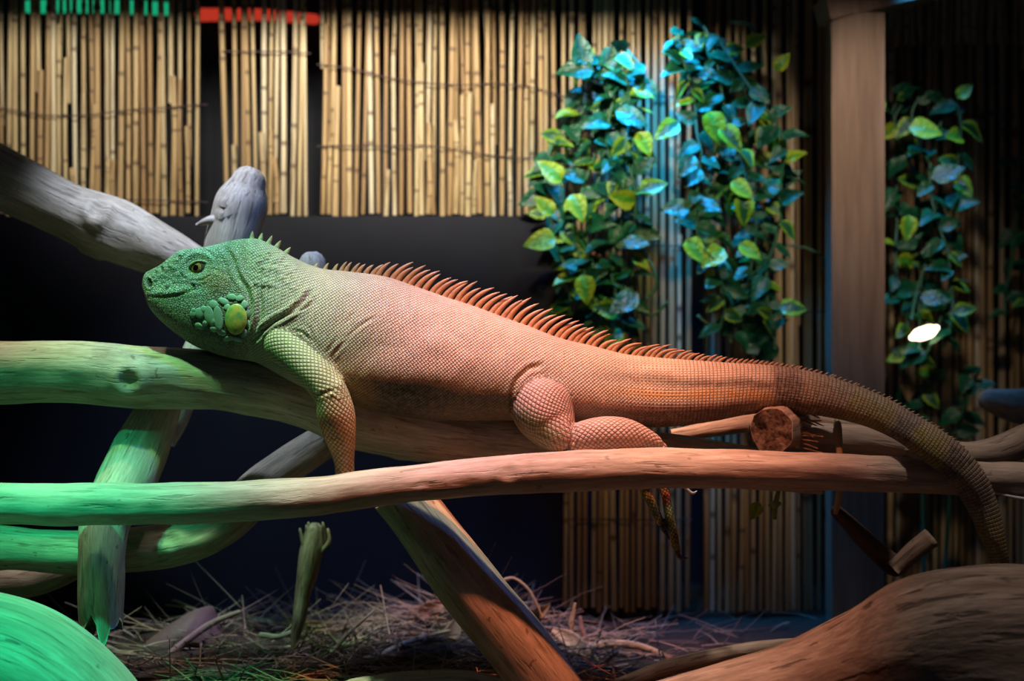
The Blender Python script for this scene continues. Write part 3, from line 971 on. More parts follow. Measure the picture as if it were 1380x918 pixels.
# tail: stripes along the base, then rings
tb = trunk * sstep(xx, 760, 900)
lerp(tb * np.exp(-((yy - (512 + (xx - 900) * 0.06) + n3 * 3) / 8)**2) * (1 - sstep(xx, 1040, 1050)), (0.13, 0.075, 0.035), 0.85)
lerp(tb * np.exp(-((yy - (531 + (xx - 900) * 0.02) + n3 * 2) / 7)**2) * (1 - sstep(xx, 1040, 1050)), (0.55, 0.27, 0.06), 0.85)
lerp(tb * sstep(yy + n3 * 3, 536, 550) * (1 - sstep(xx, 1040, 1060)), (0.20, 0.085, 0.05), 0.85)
tl = trunk * sstep(xx, 1036, 1050)
lerp(tl, (0.27, 0.185, 0.11))
ut = uu - uu[np.argmin(np.abs(xx - 1046) + np.abs(yy - 500) + (np.abs(X[:, 1]) > 0.05) * 999)]
for (ua, ub, c_, k_) in ((0.0, 0.035, (0.10, 0.06, 0.04), 0.9), (0.10, 0.165, (0.30, 0.22, 0.04), 0.8), (0.168, 0.195, (0.13, 0.10, 0.075), 0.9), (0.20, 0.245, (0.30, 0.25, 0.04), 0.85),
                         (0.25, 0.275, (0.09, 0.055, 0.03), 0.9), (0.30, 0.33, (0.12, 0.075, 0.04), 0.8), (0.35, 0.46, (0.26, 0.18, 0.035), 0.85), (0.47, 0.50, (0.17, 0.11, 0.06), 0.6)):
    lerp(tl * sstep(ut + n3 * 0.006, ua - 0.004, ua + 0.004) * (1 - sstep(ut + n3 * 0.006, ub - 0.004, ub + 0.004)), c_, k_)
# near-bottom of the tail is browner, its back paler
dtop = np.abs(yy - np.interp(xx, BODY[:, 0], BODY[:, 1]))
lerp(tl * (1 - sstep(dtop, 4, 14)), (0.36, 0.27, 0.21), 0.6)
fold = np.clip(-disp / (3.5 * mm), 0, 1)
colr *= (1 + 0.10 * n1 + 0.10 * n2)[:, None]
lerp((rn < 0.95) * trunk * (np.abs(N[:, 1]) > 0.2) * 1.0, (0.02, 0.015, 0.01), 0.9)
colr = np.clip(colr, 0.01, 1)

# size of the scales: fine on the trunk, larger on the legs, ring rows on the tail
pitch = np.where(pt == 0, 0.0036, np.where(pt == 3, 0.004, 0.0048))
head = trunk * (1 - sstep(xx, 325, 350))
tailm = trunk * sstep(xx, 760, 1000)
amp = 1.0 - 0.55 * head
suv = np.stack([uu, vv, np.zeros(NVt)], 1)
me.vertices.foreach_set('co', X.ravel())
for nm, a_ in (('pitch', pitch), ('tailm', tailm), ('amp', amp)):
    at = me.attributes.new(nm, 'FLOAT', 'POINT')
    at.data.foreach_set('value', a_.astype(np.float32))
at = me.attributes.new('suv', 'FLOAT_VECTOR', 'POINT')
at.data.foreach_set('vector', suv.astype(np.float32).ravel())
at = me.attributes.new('skin', 'FLOAT_COLOR', 'POINT')
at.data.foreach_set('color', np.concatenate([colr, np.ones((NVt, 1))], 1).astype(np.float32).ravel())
me.polygons.foreach_set('use_smooth', np.ones(len(me.polygons), bool))
me.update()
me.name = 'iguana'

m = NT('iguana_skin')
q = m.attr('suv')
sx = m.n('ShaderNodeSeparateXYZ', i0=q)
k = m.math('DIVIDE', PI, m.attr('pitch', 'Fac'))
u_, v_ = m.math('MULTIPLY', sx.outputs[0], k), m.math('MULTIPLY', sx.outputs[1], k)
d1 = m.math('ABSOLUTE', m.math('SINE', m.math('MULTIPLY', m.math('ADD', u_, v_), 0.71)))
d2 = m.math('ABSOLUTE', m.math('SINE', m.math('MULTIPLY', m.math('SUBTRACT', u_, v_), 0.71)))
t1 = m.math('ABSOLUTE', m.math('SINE', m.math('MULTIPLY', u_, 0.72)))
t2 = m.math('ABSOLUTE', m.math('SINE', m.math('MULTIPLY', v_, 0.9)))
dm = m.math('MULTIPLY', d1, d2)
tm = m.math('MINIMUM', t1, m.math('ADD', t2, 0.12))
hx = m.n('ShaderNodeMix', i0=m.attr('tailm', 'Fac'), i2=dm, i3=tm).outputs[0]
hs = m.ramp(hx, 0.0, 0.8)
am = m.attr('amp', 'Fac')
co = m.n('ShaderNodeTexCoord').outputs['Object']
vor = m.n('ShaderNodeTexVoronoi', _feature='DISTANCE_TO_EDGE', Vector=co, Scale=330.0).outputs['Distance']
hv = m.ramp(vor, 0.0, 0.28)
hh = m.n('ShaderNodeMix', i0=m.ramp(am, 0.5, 0.9), i2=hv, i3=hs).outputs[0]
base = m.attr('skin', 'Color')
nz = m.noise(co, 160, 4)
b2 = m.mix(m.ramp(nz, 0.3, 0.75, 0.0, 0.25), base, (0.75, 0.66, 0.52, 1), 'MIX')
dk = m.mix(1.0, b2, (0.45, 0.42, 0.38, 1), 'MULTIPLY')
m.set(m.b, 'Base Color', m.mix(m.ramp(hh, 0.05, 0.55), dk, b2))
m.b.inputs['Roughness'].default_value = 0.55
m.b.inputs['Specular IOR Level'].default_value = 0.35
nb = m.bump(m.noise(co, 45, 5), 0.5, 0.0015)
m.set(m.b, 'Normal', m.bump(hh, 0.9, 0.0011, nb))
ig = link('iguana', me, m.m)
tag(ig, 'large green iguana with a spiny crest lying stretched along the thick pale branch', 'iguana')

# surface lookup on the near side
N = normals(X)
frontv = np.where((X[:, 1] < 0.0) & (N[:, 1] < -0.15))[0]
fp = proj(X)[frontv]


def surf(p):
    d = ((fp - np.array(p))**2).sum(1)
    c = frontv[np.argsort(d)[:12]]
    return Vector(X[c].mean(0)), Vector(N[c].mean(0)).normalized()


def blob(name, p, rx, ry, rz, mat, rot=0.0, lift=0.0, pw=1.0, nseg=20):
    """flattened scale lying on the skin at photo point p; rx, ry in the skin, rz its thickness"""
    c, n = surf(p)
    up = Vector((math.sin(rot), 0, math.cos(rot)))
    up = (up - n * up.dot(n)).normalized()
    rt = up.cross(n)
    V, Fc = [], []
    rows = 8
    for i in range(rows):
        a = i / (rows - 1) * PI * 0.5
        for j in range(nseg):
            b_ = j * 2 * PI / nseg
            k = math.cos(a) if i < rows - 1 else 0.02
            V.append(c + n * (lift + rz * math.sin(a)) + rt * (rx * k * math.cos(b_)) + up * (ry * k * math.sin(b_) * (1 - 0.25 * pw * math.sin(b_) * 0)))
    for i in range(rows - 1):
        for j in range(nseg):
            a_, b_ = i * nseg + j, i * nseg + (j + 1) % nseg
            Fc.append((a_, b_, b_ + nseg, a_ + nseg))
    Fc.append(tuple((rows - 1) * nseg + j for j in range(nseg)))
    q_ = [(0, 0, 0)] * len(V)
    return link(name, mesh(name, V, Fc), mat, ig)


# eye
m = NT('iguana_eye')
co = m.n('ShaderNodeTexCoord').outputs['Object']
ec, en = surf(EYE)
ctr = ec + en * (-0.0074)
gaze = Vector((-0.25, -1, 0.05)).normalized()
dd = m.n('ShaderNodeVectorMath', _operation='DOT_PRODUCT', i0=m.n('ShaderNodeVectorMath', _operation='NORMALIZE', i0=co).outputs[0], i1=gaze).outputs['Value']
iris = m.mix(m.ramp(m.noise(co, 700, 3), 0.35, 0.65), (0.30, 0.12, 0.03, 1), (0.62, 0.33, 0.10, 1))
c_ = m.mix(m.ramp(dd, 0.80, 0.84), (0.10, 0.07, 0.04, 1), iris)
c_ = m.mix(m.ramp(dd, 0.945, 0.955), c_, (0.006, 0.004, 0.004, 1))
m.set(m.b, 'Base Color', c_)
m.b.inputs['Roughness'].default_value = 0.08
for sgn in (-1, 1):
    bm = bmesh.new()
    bmesh.ops.create_uvsphere(bm, u_segments=28, v_segments=18, radius=0.0130)
    me_ = bpy.data.meshes.new('eye')
    bm.to_mesh(me_)
    bm.free()
    me_.polygons.foreach_set('use_smooth', np.ones(len(me_.polygons), bool))
    eo = link('eye', me_, m.m, ig)
    eo.location = (ctr.x, -sgn * -ctr.y if sgn == 1 else -ctr.y, ctr.z)
    eo.location = (ctr.x, ctr.y * (1 if sgn == -1 else -1), ctr.z)
    if sgn == 1:
        eo.rotation_euler = (0, 0, PI)
M_LID = plain('eyelid_skin', (0.40, 0.36, 0.20), 0.5, 0.0006, 400, 0.3)


def lid(name, pts, r):
    V3 = []
    for (x, y) in pts:
        c, n = surf((x, y))
        dv = Vector((x - EYE[0], 0, -(y - EYE[1]))) / 1000
        pos = ctr + dv * 0.98
        hgt = math.sqrt(max(0.0, 0.0142**2 - dv.length_squared))
        V3.append([pos.x, ctr.y - max(hgt, 0.002), pos.z, r])
    V3 = np.array(V3)
    V3[0, 3] = V3[-1, 3] = r * 0.35
    V, Fc, q_, M_ = tube_arrays(V3, 30, 10, ends=('round', 'round'))
    return link(name, mesh(name, V, Fc, True, {'suv': q_}, M_), [M_LID, M_LID], ig)


ex, ey = EYE
lid('upper_eyelid', [(ex - 15, ey + 4.5), (ex - 10, ey - 4.5), (ex - 1, ey - 9.5), (ex + 8, ey - 8.5), (ex + 15, ey - 1)], 0.0018)
lid('lower_eyelid', [(ex - 15, ey + 4.5), (ex - 7, ey + 9), (ex + 1, ey + 9.5), (ex + 9, ey + 6.5), (ex + 15, ey - 1)], 0.0018)

# cheek shield and the scales in front of it
m = NT('cheek_shield')
co = m.n('ShaderNodeTexCoord').outputs['Object']
f = m.noise(co, 95, 5, 0.6)
c_ = m.mix(m.ramp(f, 0.35, 0.6), (0.16, 0.42, 0.12, 1), (0.70, 0.56, 0.10, 1))
c_ = m.mix(m.ramp(m.noise(co, 180, 3), 0.6, 0.75, 0, 0.7), c_, (0.5, 0.24, 0.06, 1))
m.set(m.b, 'Base Color', c_)
m.b.inputs['Roughness'].default_value = 0.35
M_SHIELD = m.m
M_PLATE = plain('cheek_plate', (0.30, 0.46, 0.30), 0.4, 0.0004, 160, 0.35)
blob('cheek_shield', Z1([(640, 570)])[0], 0.0150, 0.0205, 0.0040, M_SHIELD, 0.08, 0.001, nseg=32)
for (x, y, rx, ry, ro) in ((545, 565, 5.6, 15, -0.1), (492, 545, 6, 11, -0.2), (443, 535, 5.5, 6.5, -0.3), (405, 540, 4.2, 5, 0), (465, 515, 4.5, 4.5, 0), (520, 490, 6, 5, 0.6), (440, 605, 5, 3.8, 0.4), (475, 590, 3.4, 3.4, 0),
                           (575, 475, 7, 4, 0.5), (620, 450, 6, 4, 0.2), (660, 455, 5, 4, -0.2), (690, 490, 4, 5, -0.1), (705, 540, 3, 5, 0), (708, 595, 3, 5, 0), (690, 645, 3.4, 5, 0.5), (515, 585, 4, 5, 0.2), (560, 640, 6, 4, 0.5), (595, 505, 4, 4, 0), (410, 520, 3, 3, 0), (520, 625, 4.5, 3.6, 0.3), (600, 675, 6, 3.4, -0.3), (650, 680, 6, 3.2, 0.2)):
    blob('cheek_scale', Z1([(x, y)])[0], rx * 1.18 / 1000, ry * 1.12 / 1000, 0.0014, M_PLATE, ro, 0.0006, nseg=14)

# crest
m = NT('crest_spine')
t_ = m.attr('tip', 'Fac')
ox = m.n('ShaderNodeSeparateXYZ', i0=m.n('ShaderNodeTexCoord').outputs['Object']).outputs[0]
c0 = m.mix(m.ramp(ox, -0.30, -0.20), (0.46, 0.47, 0.24, 1), (0.42, 0.20, 0.085, 1))
c0 = m.mix(m.ramp(ox, 0.10, 0.30), c0, (0.34, 0.23, 0.14, 1))
c1 = m.mix(m.ramp(m.noise(m.n('ShaderNodeTexCoord').outputs['Object'], 300, 3), 0.4, 0.7, 0, 0.5), c0, (0.22, 0.10, 0.05, 1))
m.set(m.b, 'Base Color', m.mix(m.ramp(t_, 0.35, 1.0), c1, (0.46, 0.28, 0.18, 1)))
m.b.inputs['Roughness'].default_value = 0.5
M_SPINE = m.m
LX = [341, 389, 396, 425, 440, 452, 460, 500, 530, 570, 650, 720, 765, 800, 860, 900, 940, 980, 1040, 1100, 1200, 1330, 1362]
LL = [11, 12, 5, 7, 11, 10, 17, 20, 31, 32, 36, 36, 31, 28, 29, 25, 18, 11, 8, 7, 6, 4, 2]
LA = [8, 48, 50, 25, 35, 35, 30, 38, 52, 50, 50, 54, 54, 56, 60, 62, 58, 50, 52, 56, 62, 95, 110]   # lean of the tip from vertical, degrees
topc = R[:, 3:6]
tarc = np.concatenate([[0], np.cumsum(np.linalg.norm(np.diff(topc, axis=0), axis=1))])
txp = CX + topc[:, 0] * FPX / (D + topc[:, 1])
ii0 = int(np.argmin(np.abs(txp[:200] - 341)))
s_ = tarc[ii0]
cnt = 0
while True:
    i = int(np.searchsorted(tarc, s_))
    if i >= ncs - 12:
        break
    xp = txp[i]
    zt = topc[i]
    if 396 < xp < 424:
        s_ += 0.008
        continue
    jit = random.uniform(0.82, 1.12) if xp < 960 else random.uniform(0.92, 1.06)
    Ls = np.interp(xp, LX, LL) / 1000 * jit
    la = math.radians(np.interp(xp, LX, LA) + random.uniform(-6, 6) * (xp < 980))
    if xp > 1300:
        tg_ = topc[i + 2] - topc[i - 2]
        la = math.atan2(tg_[0], tg_[2]) - math.radians(35)
    tg = topc[min(i + 2, ncs - 1)] - topc[i - 2]
    tg /= np.linalg.norm(tg)
    nrm = np.array([-tg[2], 0, tg[0]])
    nrm /= np.linalg.norm(nrm)
    tip = np.array([math.sin(la), 0, math.cos(la)])
    br = np.interp(xp, [341, 389, 440, 520, 760, 900, 980, 1100, 1330], [4.0, 4.2, 3.2, 4.6, 4.6, 3.2, 3.0, 3.0, 2.0]) / 1000
    base = np.array([zt[0], zt[1], zt[2]]) - nrm * 0.0035
    # curve: leaves along the normal, bends to the tip direction
    Pm = base + (nrm * 0.75 + tip * 0.25) * Ls * 0.55
    Pe = base + tip * Ls * 1.08 + nrm * 0.002
    ylean = random.uniform(-0.10, 0.10) * Ls
    rows = []
    for t in np.linspace(0, 1, 7):
        p_ = (1 - t)**2 * base + 2 * t * (1 - t) * Pm + t * t * Pe
        rows.append([p_[0], p_[1] + ylean * t * t, p_[2], br * (1 - t)**0.62 + 0.00035])
    V, Fc, q_, M_ = tube_arrays(np.array(rows), 9, 7, ends=('flat', 'round'), flat=0.62)
    tipv = np.clip(q_[:, 0] / max(q_[:, 0].max(), 1e-6), 0, 1)
    link('spine', mesh('spine', V, Fc, True, {'tip': tipv}), M_SPINE, ig)
    cnt += 1
    s_ += np.interp(xp, [341, 388, 430, 460, 700, 860, 960, 1060, 1200, 1330], [12.8, 12.5, 12, 8.6, 9.6, 8.4, 8.2, 6.8, 6.8, 6.2]) / 1000 * random.uniform(0.9, 1.1)

# claws
M_CLAW = plain('claw', (0.10, 0.06, 0.04), 0.35)
M_CLAWW = plain('pale_claw', (0.62, 0.48, 0.42), 0.35)


def claw(pts, mat):
    tube('claw', pts, mat, ig, n=14, sides=10, ends=('round', 'round'))


claw([(913, 741, -0.054, 3.6), (914, 748, -0.054, 3.2), (919, 753, -0.054, 2.3), (926, 752, -0.054, 0.8)], M_CLAW)
claw([(894, 713, -0.050, 3.4), (899, 721, -0.050, 2.4), (902, 727, -0.050, 0.8)], M_CLAW)
claw([(921, 653, -0.060, 3.0), (927, 661, -0.06, 2.8), (934, 665, -0.06, 2.0), (939, 662, -0.06, 0.8)], M_CLAWW)

# ------------------------------------------------------------------ hanging leafy garlands


def leaf_mesh(name, mat, fold=0.25, droop=0.3, wid=0.34, seed=0):
    r = random.Random(seed)
    V, Fc, lf = [], [], []
    rows = 7
    for i in range(rows):
        t = i / (rows - 1)
        wd = wid * (math.sin(PI * min(1, t * 0.96 + 0.04) ** 0.75) ** 0.85) if 0 < t < 1 else 0.012
        for j in range(5):
            c = (j - 2) / 2
            V.append((c * wd, t, fold * abs(c) * wd - droop * t * t + 0.03 * math.sin(t * 9 + seed) * abs(c)))
            lf.append((t, abs(c), 0))
    for i in range(rows - 1):
        for j in range(4):
            a = i * 5 + j
            Fc.append((a, a + 1, a + 6, a + 5))
    me = mesh(name, V, Fc, True, {'lf': lf})
    me.materials.append(mat)
    return me


def leaf_mat(name, inner, edge, lo, hi):
    m = NT(name)
    s = m.n('ShaderNodeSeparateXYZ', i0=m.attr('lf'))
    rnd = m.n('ShaderNodeObjectInfo').outputs['Random']
    co = m.n('ShaderNodeTexCoord').outputs['Object']
    nz = m.noise(co, 4.0, 3)
    e = m.math('ADD', m.math('ADD', s.outputs[1], m.math('MULTIPLY', nz, 0.7)), m.math('MULTIPLY', rnd, 0.35))
    c = m.mix(m.ramp(e, lo, hi), c4(inner), c4(edge))
    vein = m.ramp(s.outputs[1], 0.0, 0.10, 0.5, 0.0)
    m.set(m.b, 'Base Color', m.mix(vein, c, c4([x * 1.6 + 0.01 for x in inner])))
    m.b.inputs['Roughness'].default_value = 0.38
    m.b.inputs['Specular IOR Level'].default_value = 0.55
    m.set(m.b, 'Normal', m.bump(nz, 0.3, 0.02))
    return m.m


LM_D = leaf_mat('dark_leaf', (0.004, 0.07, 0.035), (0.01, 0.13, 0.05), 0.7, 1.3)
LM_V = leaf_mat('variegated_leaf', (0.006, 0.09, 0.035), (0.20, 0.38, 0.015), 0.85, 1.25)
LM_Y = leaf_mat('lime_leaf', (0.05, 0.26, 0.02), (0.30, 0.42, 0.015), 0.55, 1.2)
LEAF = [leaf_mesh('leaf', LM_D, 0.25, 0.25, 0.33, 1), leaf_mesh('leaf', LM_D, 0.5, 0.4, 0.36, 2), leaf_mesh('leaf', LM_D, 0.1, 0.1, 0.30, 3),
        leaf_mesh('leaf', LM_V, 0.3, 0.3, 0.34, 4), leaf_mesh('leaf', LM_V, 0.15, 0.45, 0.37, 5), leaf_mesh('leaf', LM_Y, 0.3, 0.3, 0.36, 6), leaf_mesh('leaf', LM_Y, 0.45, 0.2, 0.33, 7)]
M_STEM = plain('vine_stem', (0.05, 0.16, 0.09), 0.45)


def leaf(parent, base, d, n, L, me):
    d = d.normalized()
    n = (n - d * n.dot(d)).normalized()
    o = bpy.data.objects.new('leaf', me)
    x = d.cross(n)
    M = Matrix((x * L, d * L, n * L)).transposed().to_4x4()
    M.translation = base
    COL.objects.link(o)
    o.parent = parent
    o.matrix_parent_inverse = Matrix.Translation(parent.location).inverted()
    o.matrix_basis = M
    return o


def vine(name, label, env, Y0, Y1, strands, L, weights, seed, gap=15, extra=(), loops=(), cat='garland', grp=None):
    """env rows: y, left x, right x of the foliage"""
    r = random.Random(seed)
    env = np.array(env, float)
    ys = env[:, 0]
    top = P((env[0, 1] + env[0, 2]) / 2, env[0, 0], (Y0 + Y1) / 2)
    root = tag(empty(name, top), label, cat, grp)
    for k in range(strands):
        fr = (k + 0.5) / strands
        y1 = ys[-1] - r.uniform(0, 0.10) * (ys[-1] - ys[0])
        yy_ = np.arange(ys[0] + r.uniform(0, 25), y1, 30)
        ph = r.uniform(0, 6)
        pts = []
        Yk = r.uniform(Y0, Y1)
        for y in yy_:
            xl, xr = np.interp(y, ys, env[:, 1]), np.interp(y, ys, env[:, 2])
            pts.append((xl + (xr - xl) * np.clip(fr + 0.12 * math.sin(y / 45 + ph), 0.06, 0.94), y, Yk + 0.015 * math.sin(y / 60 + ph), 2.0))
        if len(pts) < 2:
            continue
        tube('stem', pts, M_STEM, root, sides=6)
        pa = np.array(pts)
        sgn = 1
        y = pa[0, 1]
        while y < pa[-1, 1]:
            b = P(np.interp(y, pa[:, 1], pa[:, 0]), y, np.interp(y, pa[:, 1], pa[:, 2]))
            sgn = -sgn
            d = Vector((sgn * r.uniform(0.3, 1.1), -r.uniform(-0.1, 0.8), r.uniform(-0.9, 0.45)))
            nrm = Vector((r.uniform(-0.6, 0.6), -r.uniform(0.25, 1.0), r.uniform(0.0, 1.0)))
            wts = weights(b, y)
            leaf(root, b, d, nrm, L * S(Y0) * r.uniform(0.72, 1.2), LEAF[r.choices(range(7), wts)[0]])
            y += gap * r.uniform(0.7, 1.3)
    for (x, y, dx, dy, ln, kind) in extra:
        b = P(x, y, Y0 - 0.02)
        leaf(root, b, Vector((dx, -0.25, -dy)), Vector((0.1, -0.9, 0.35)), ln * S(Y0), LEAF[kind])
    for lp in loops:
        tube('tendril', lp, M_STEM, root, sides=7)
    return root


wt = lambda b, y: (4, 4, 4, 1.8, 1.8, 0.7, 0.7)
vine('leafy_garland', 'bushy green garland nearest the iguana, hanging over the tan reeds',
     [(58, 785, 840), (90, 768, 872), (130, 768, 872), (165, 757, 866), (205, 726, 868), (250, 726, 866), (300, 730, 864), (340, 738, 860), (390, 748, 858), (430, 752, 856), (480, 770, 850)],
     0.54, 0.62, 8, 34, wt, 11, 14,
     extra=((750, 322, -1, 0.12, 44, 5), (786, 92, -0.1, -1, 46, 0), (800, 96, -1, -0.1, 48, 1), (830, 150, 0.8, 0.3, 46, 0), (757, 245, -0.5, -0.5, 42, 5), (770, 262, 0.3, 0.6, 40, 5), (862, 258, 1, -0.4, 38, 3),
            (785, 370, 0.2, 1, 40, 5), (840, 325, 1, 0.1, 36, 2), (860, 395, -0.6, 0.4, 50, 2), (745, 290, -0.5, -0.6, 34, 5), (860, 178, 0.4, 0.7, 36, 5)),
     loops=([(862, 336, 0.56, 2.4), (874, 350, 0.555, 2.4), (884, 372, 0.55, 2.4), (882, 392, 0.55, 2.4), (870, 402, 0.55, 2)], [(860, 420, 0.56, 2), (880, 425, 0.55, 2), (895, 412, 0.55, 2), (902, 404, 0.55, 2)]), grp='leafy garlands')
vine('leafy_garland', 'tall green garland between the tan reeds and the wooden post',
     [(34, 920, 955), (60, 906, 985), (100, 906, 1020), (150, 918, 1050), (200, 938, 1066), (250, 932, 1060), (300, 930, 1060), (340, 938, 1056), (380, 958, 1048), (430, 962, 1050), (500, 950, 1050)],
     0.545, 0.63, 8, 32, wt, 23, 14,
     extra=((915, 165, -0.5, 0.3, 40, 3), (955, 150, 0.3, 0.8, 46, 5), (970, 170, 0.6, 0.6, 44, 3), (925, 322, 0.4, 0.5, 40, 5), (985, 245, 0.6, 0.4, 36, 5), (1000, 262, 0.1, 1, 42, 3), (975, 335, -0.4, 0.3, 40, 5), (995, 330, 0.7, 0.4, 36, 6),
            (1005, 62, 0.5, -0.3, 30, 5), (1045, 95, 0.3, -0.4, 28, 5), (1050, 415, 1, -0.1, 36, 4), (935, 210, -0.3, 0.4, 38, 0), (930, 280, -1, 0.0, 40, 0)),
     loops=([(985, 30, 0.60, 2.2), (1008, 32, 0.59, 2.4), (1022, 55, 0.59, 2.4), (1028, 90, 0.59, 2.4)], [(940, 425, 0.60, 2.2), (955, 437, 0.59, 2.2), (975, 437, 0.59, 2.2), (995, 425, 0.59, 2.0)],
            [(1060, 330, 0.62, 1.6), (1095, 338, 0.62, 1.6), (1112, 352, 0.62, 1.6), (1106, 368, 0.62, 1.6)]), grp='leafy garlands')
vine('leafy_garland', 'dim green garland hanging just right of the wooden post',
     [(118, 1230, 1275), (150, 1180, 1305), (190, 1185, 1300), (240, 1195, 1295), (290, 1205, 1290), (340, 1200, 1300), (400, 1205, 1295), (460, 1210, 1280), (520, 1205, 1245)],
     0.62, 0.72, 5, 33, wt, 37, 19,
     extra=((1195, 140, -0.9, -0.1, 36, 5), (1225, 172, 0.9, 0.1, 44, 5), (1255, 240, 0.9, -0.3, 46, 2), (1290, 132, 0.5, -0.5, 26, 5), (1225, 290, -0.1, 1, 34, 5), (1240, 400, 0.8, 0.1, 40, 2), (1285, 420, 0.8, -0.2, 30, 3)),
     loops=([(1252, 330, 0.64, 2.2), (1246, 360, 0.63, 2.2), (1236, 390, 0.63, 2.2), (1228, 430, 0.63, 2.2)],), grp='leafy garlands')
vine('leafy_garland', 'shadowy green garland cut off by the right edge of the picture',
     [(210, 1365, 1420), (260, 1350, 1425), (330, 1345, 1425), (400, 1345, 1425), (450, 1355, 1420)], 0.70, 0.80, 3, 32, wt, 41, 22, grp='leafy garlands')
vine('low_plant', 'low dim green plant in the recess right of the post',
     [(482, 1280, 1330), (520, 1200, 1340), (560, 1200, 1330), (600, 1210, 1310)], 0.62, 0.75, 4, 36, lambda b, y: (4, 4, 3, 1, 1, 0.5, 0), 53, 22, cat='plant', loops=([(1240, 590, 0.68, 3), (1244, 700, 0.68, 3), (1246, 835, 0.68, 3)], [(1285, 590, 0.69, 3), (1278, 700, 0.69, 3), (1270, 834, 0.69, 3)]))

leaf(sh, P(1022, 676, 0.05), Vector((-0.35, -0.1, -1)), Vector((0.2, -1, 0.3)), 0.028, LEAF[5])
gl = link('reflection_spot', mesh('reflection_spot', *tube_arrays(px([(1229, 455, 0.60, 4), (1236, 452, 0.60, 8), (1246, 449, 0.60, 9), (1256, 445, 0.60, 8), (1262, 442, 0.60, 4)]), 20, 16, ends=('round', 'round'))[:2]), glow('reflection_glow', (1.0, 0.78, 0.55), 5.0))  # glowing blob added where a lamp is reflected in the glass
tag(gl, 'small white glow standing in for a lamp reflection among the leaves right of the post', 'reflection')

# ------------------------------------------------------------------ litter on the floor
m = NT('dry_straw')
rnd = m.attr('rnd', 'Fac')
r2 = m.n('ShaderNodeValToRGB', Fac=rnd)
e_ = r2.color_ramp.elements
e_[0].color, e_[1].color = (0.11, 0.06, 0.045, 1), (0.46, 0.33, 0.23, 1)
x_ = e_.new(0.5)
x_.color = (0.29, 0.18, 0.125, 1)
m.set(m.b, 'Base Color', r2.outputs[0])
m.b.inputs['Roughness'].default_value = 0.7
M_STRAW = m.m


def ground(x, Y):
    """height of the littered floor"""
    p = np.array([[x * 3.0, Y * 3.0, 0.0]])
    return 0.012 + 0.022 * float(vnoise(p, 31)[0]) + 0.055 * math.exp(-((x + 0.05) / 0.16)**2 - ((Y - 0.38) / 0.14)**2) + 0.03 * math.exp(-((x + 0.48) / 0.14)**2 - ((Y - 0.34) / 0.12)**2)


gx, gy = np.meshgrid(np.linspace(-1.2, 1.2, 150), np.linspace(-0.3, 1.0, 90))
gp = np.stack([gx.ravel(), gy.ravel()], 1)
gz = (0.012 + 0.022 * vnoise(np.concatenate([gp * 3.0, np.zeros((len(gp), 1))], 1), 31) + 0.055 * np.exp(-((gp[:, 0] + 0.05) / 0.16)**2 - ((gp[:, 1] - 0.38) / 0.14)**2)
      + 0.03 * np.exp(-((gp[:, 0] + 0.48) / 0.14)**2 - ((gp[:, 1] - 0.34) / 0.12)**2) + 0.004 * vnoise(np.concatenate([gp * 30, np.zeros((len(gp), 1))], 1), 33))
Fc = [(j * 150 + i, j * 150 + i + 1, (j + 1) * 150 + i + 1, (j + 1) * 150 + i) for j in range(89) for i in range(149)]
so_ = link('soil', mesh('soil', np.concatenate([gp, gz[:, None]], 1), Fc), M_SOIL)
tag(so_, 'dark loose soil covering the terrarium floor', 'soil', None, 'stuff')

V, Fc, rn_ = [], [], []
r = random.Random(5)
for i in range(1500):
    x = r.gauss(-0.16, 0.30)
    Y = 0.06 + 0.50 * r.random() ** 1.2
    if x > 0.24 and r.random() < 0.7:
        continue
    a, el = r.uniform(0, 2 * PI), abs(r.gauss(0, 0.30))
    L_ = r.uniform(0.04, 0.15)
    d = Vector((math.cos(a) * math.cos(el), math.sin(a) * math.cos(el) * 0.6, math.sin(el)))
    b = Vector((x, Y, ground(x, Y) + r.uniform(0, 0.012)))
    sd = d.cross(Vector((0, 0, 1))).normalized() * r.uniform(0.0007, 0.0023)
    up = Vector((0, 0, 1)) * sd.length
    c_ = r.random()
    cv = r.uniform(-0.25, 0.12)
    i0 = len(V)
    for t in (0, 0.35, 0.7, 1):
        p_ = b + d * L_ * t + Vector((0, 0, cv * L_ * t * t))
        kk = 1 - 0.7 * t
        V += [p_ + sd * kk, p_ - sd * kk, p_ + up * kk]
        rn_ += [c_] * 3
    for s in range(3):
        for j in range(3):
            a_, b_ = i0 + s * 3 + j, i0 + s * 3 + (j + 1) % 3
            Fc.append((a_, b_, b_ + 3, a_ + 3))
st = link('straw_litter', mesh('straw_litter', V, Fc, True, {'rnd': rn_}), M_STRAW)
tag(st, 'fine dry straw scattered over the dark soil', 'straw', None, 'stuff')

W_STRAW = wood('dry_stalk', (0.52, 0.42, 0.28), (0.36, 0.26, 0.17), (0.18, 0.10, 0.06), 0.5, 0.4, 2.0)
W_PINK = wood('pink_stalk', (0.46, 0.30, 0.25), (0.30, 0.18, 0.15), (0.15, 0.08, 0.06), 0.5, 0.4, 2.0)


def stalk(label, pts, mat=W_STRAW, name='dry_stalk', cat='stalk', grp='dry stalks in the litter'):
    return tag(tube(name, pts, [mat, mat], sides=9, lump=0.08, ends=('round', 'round'), seed=len(label)), label, cat, grp)


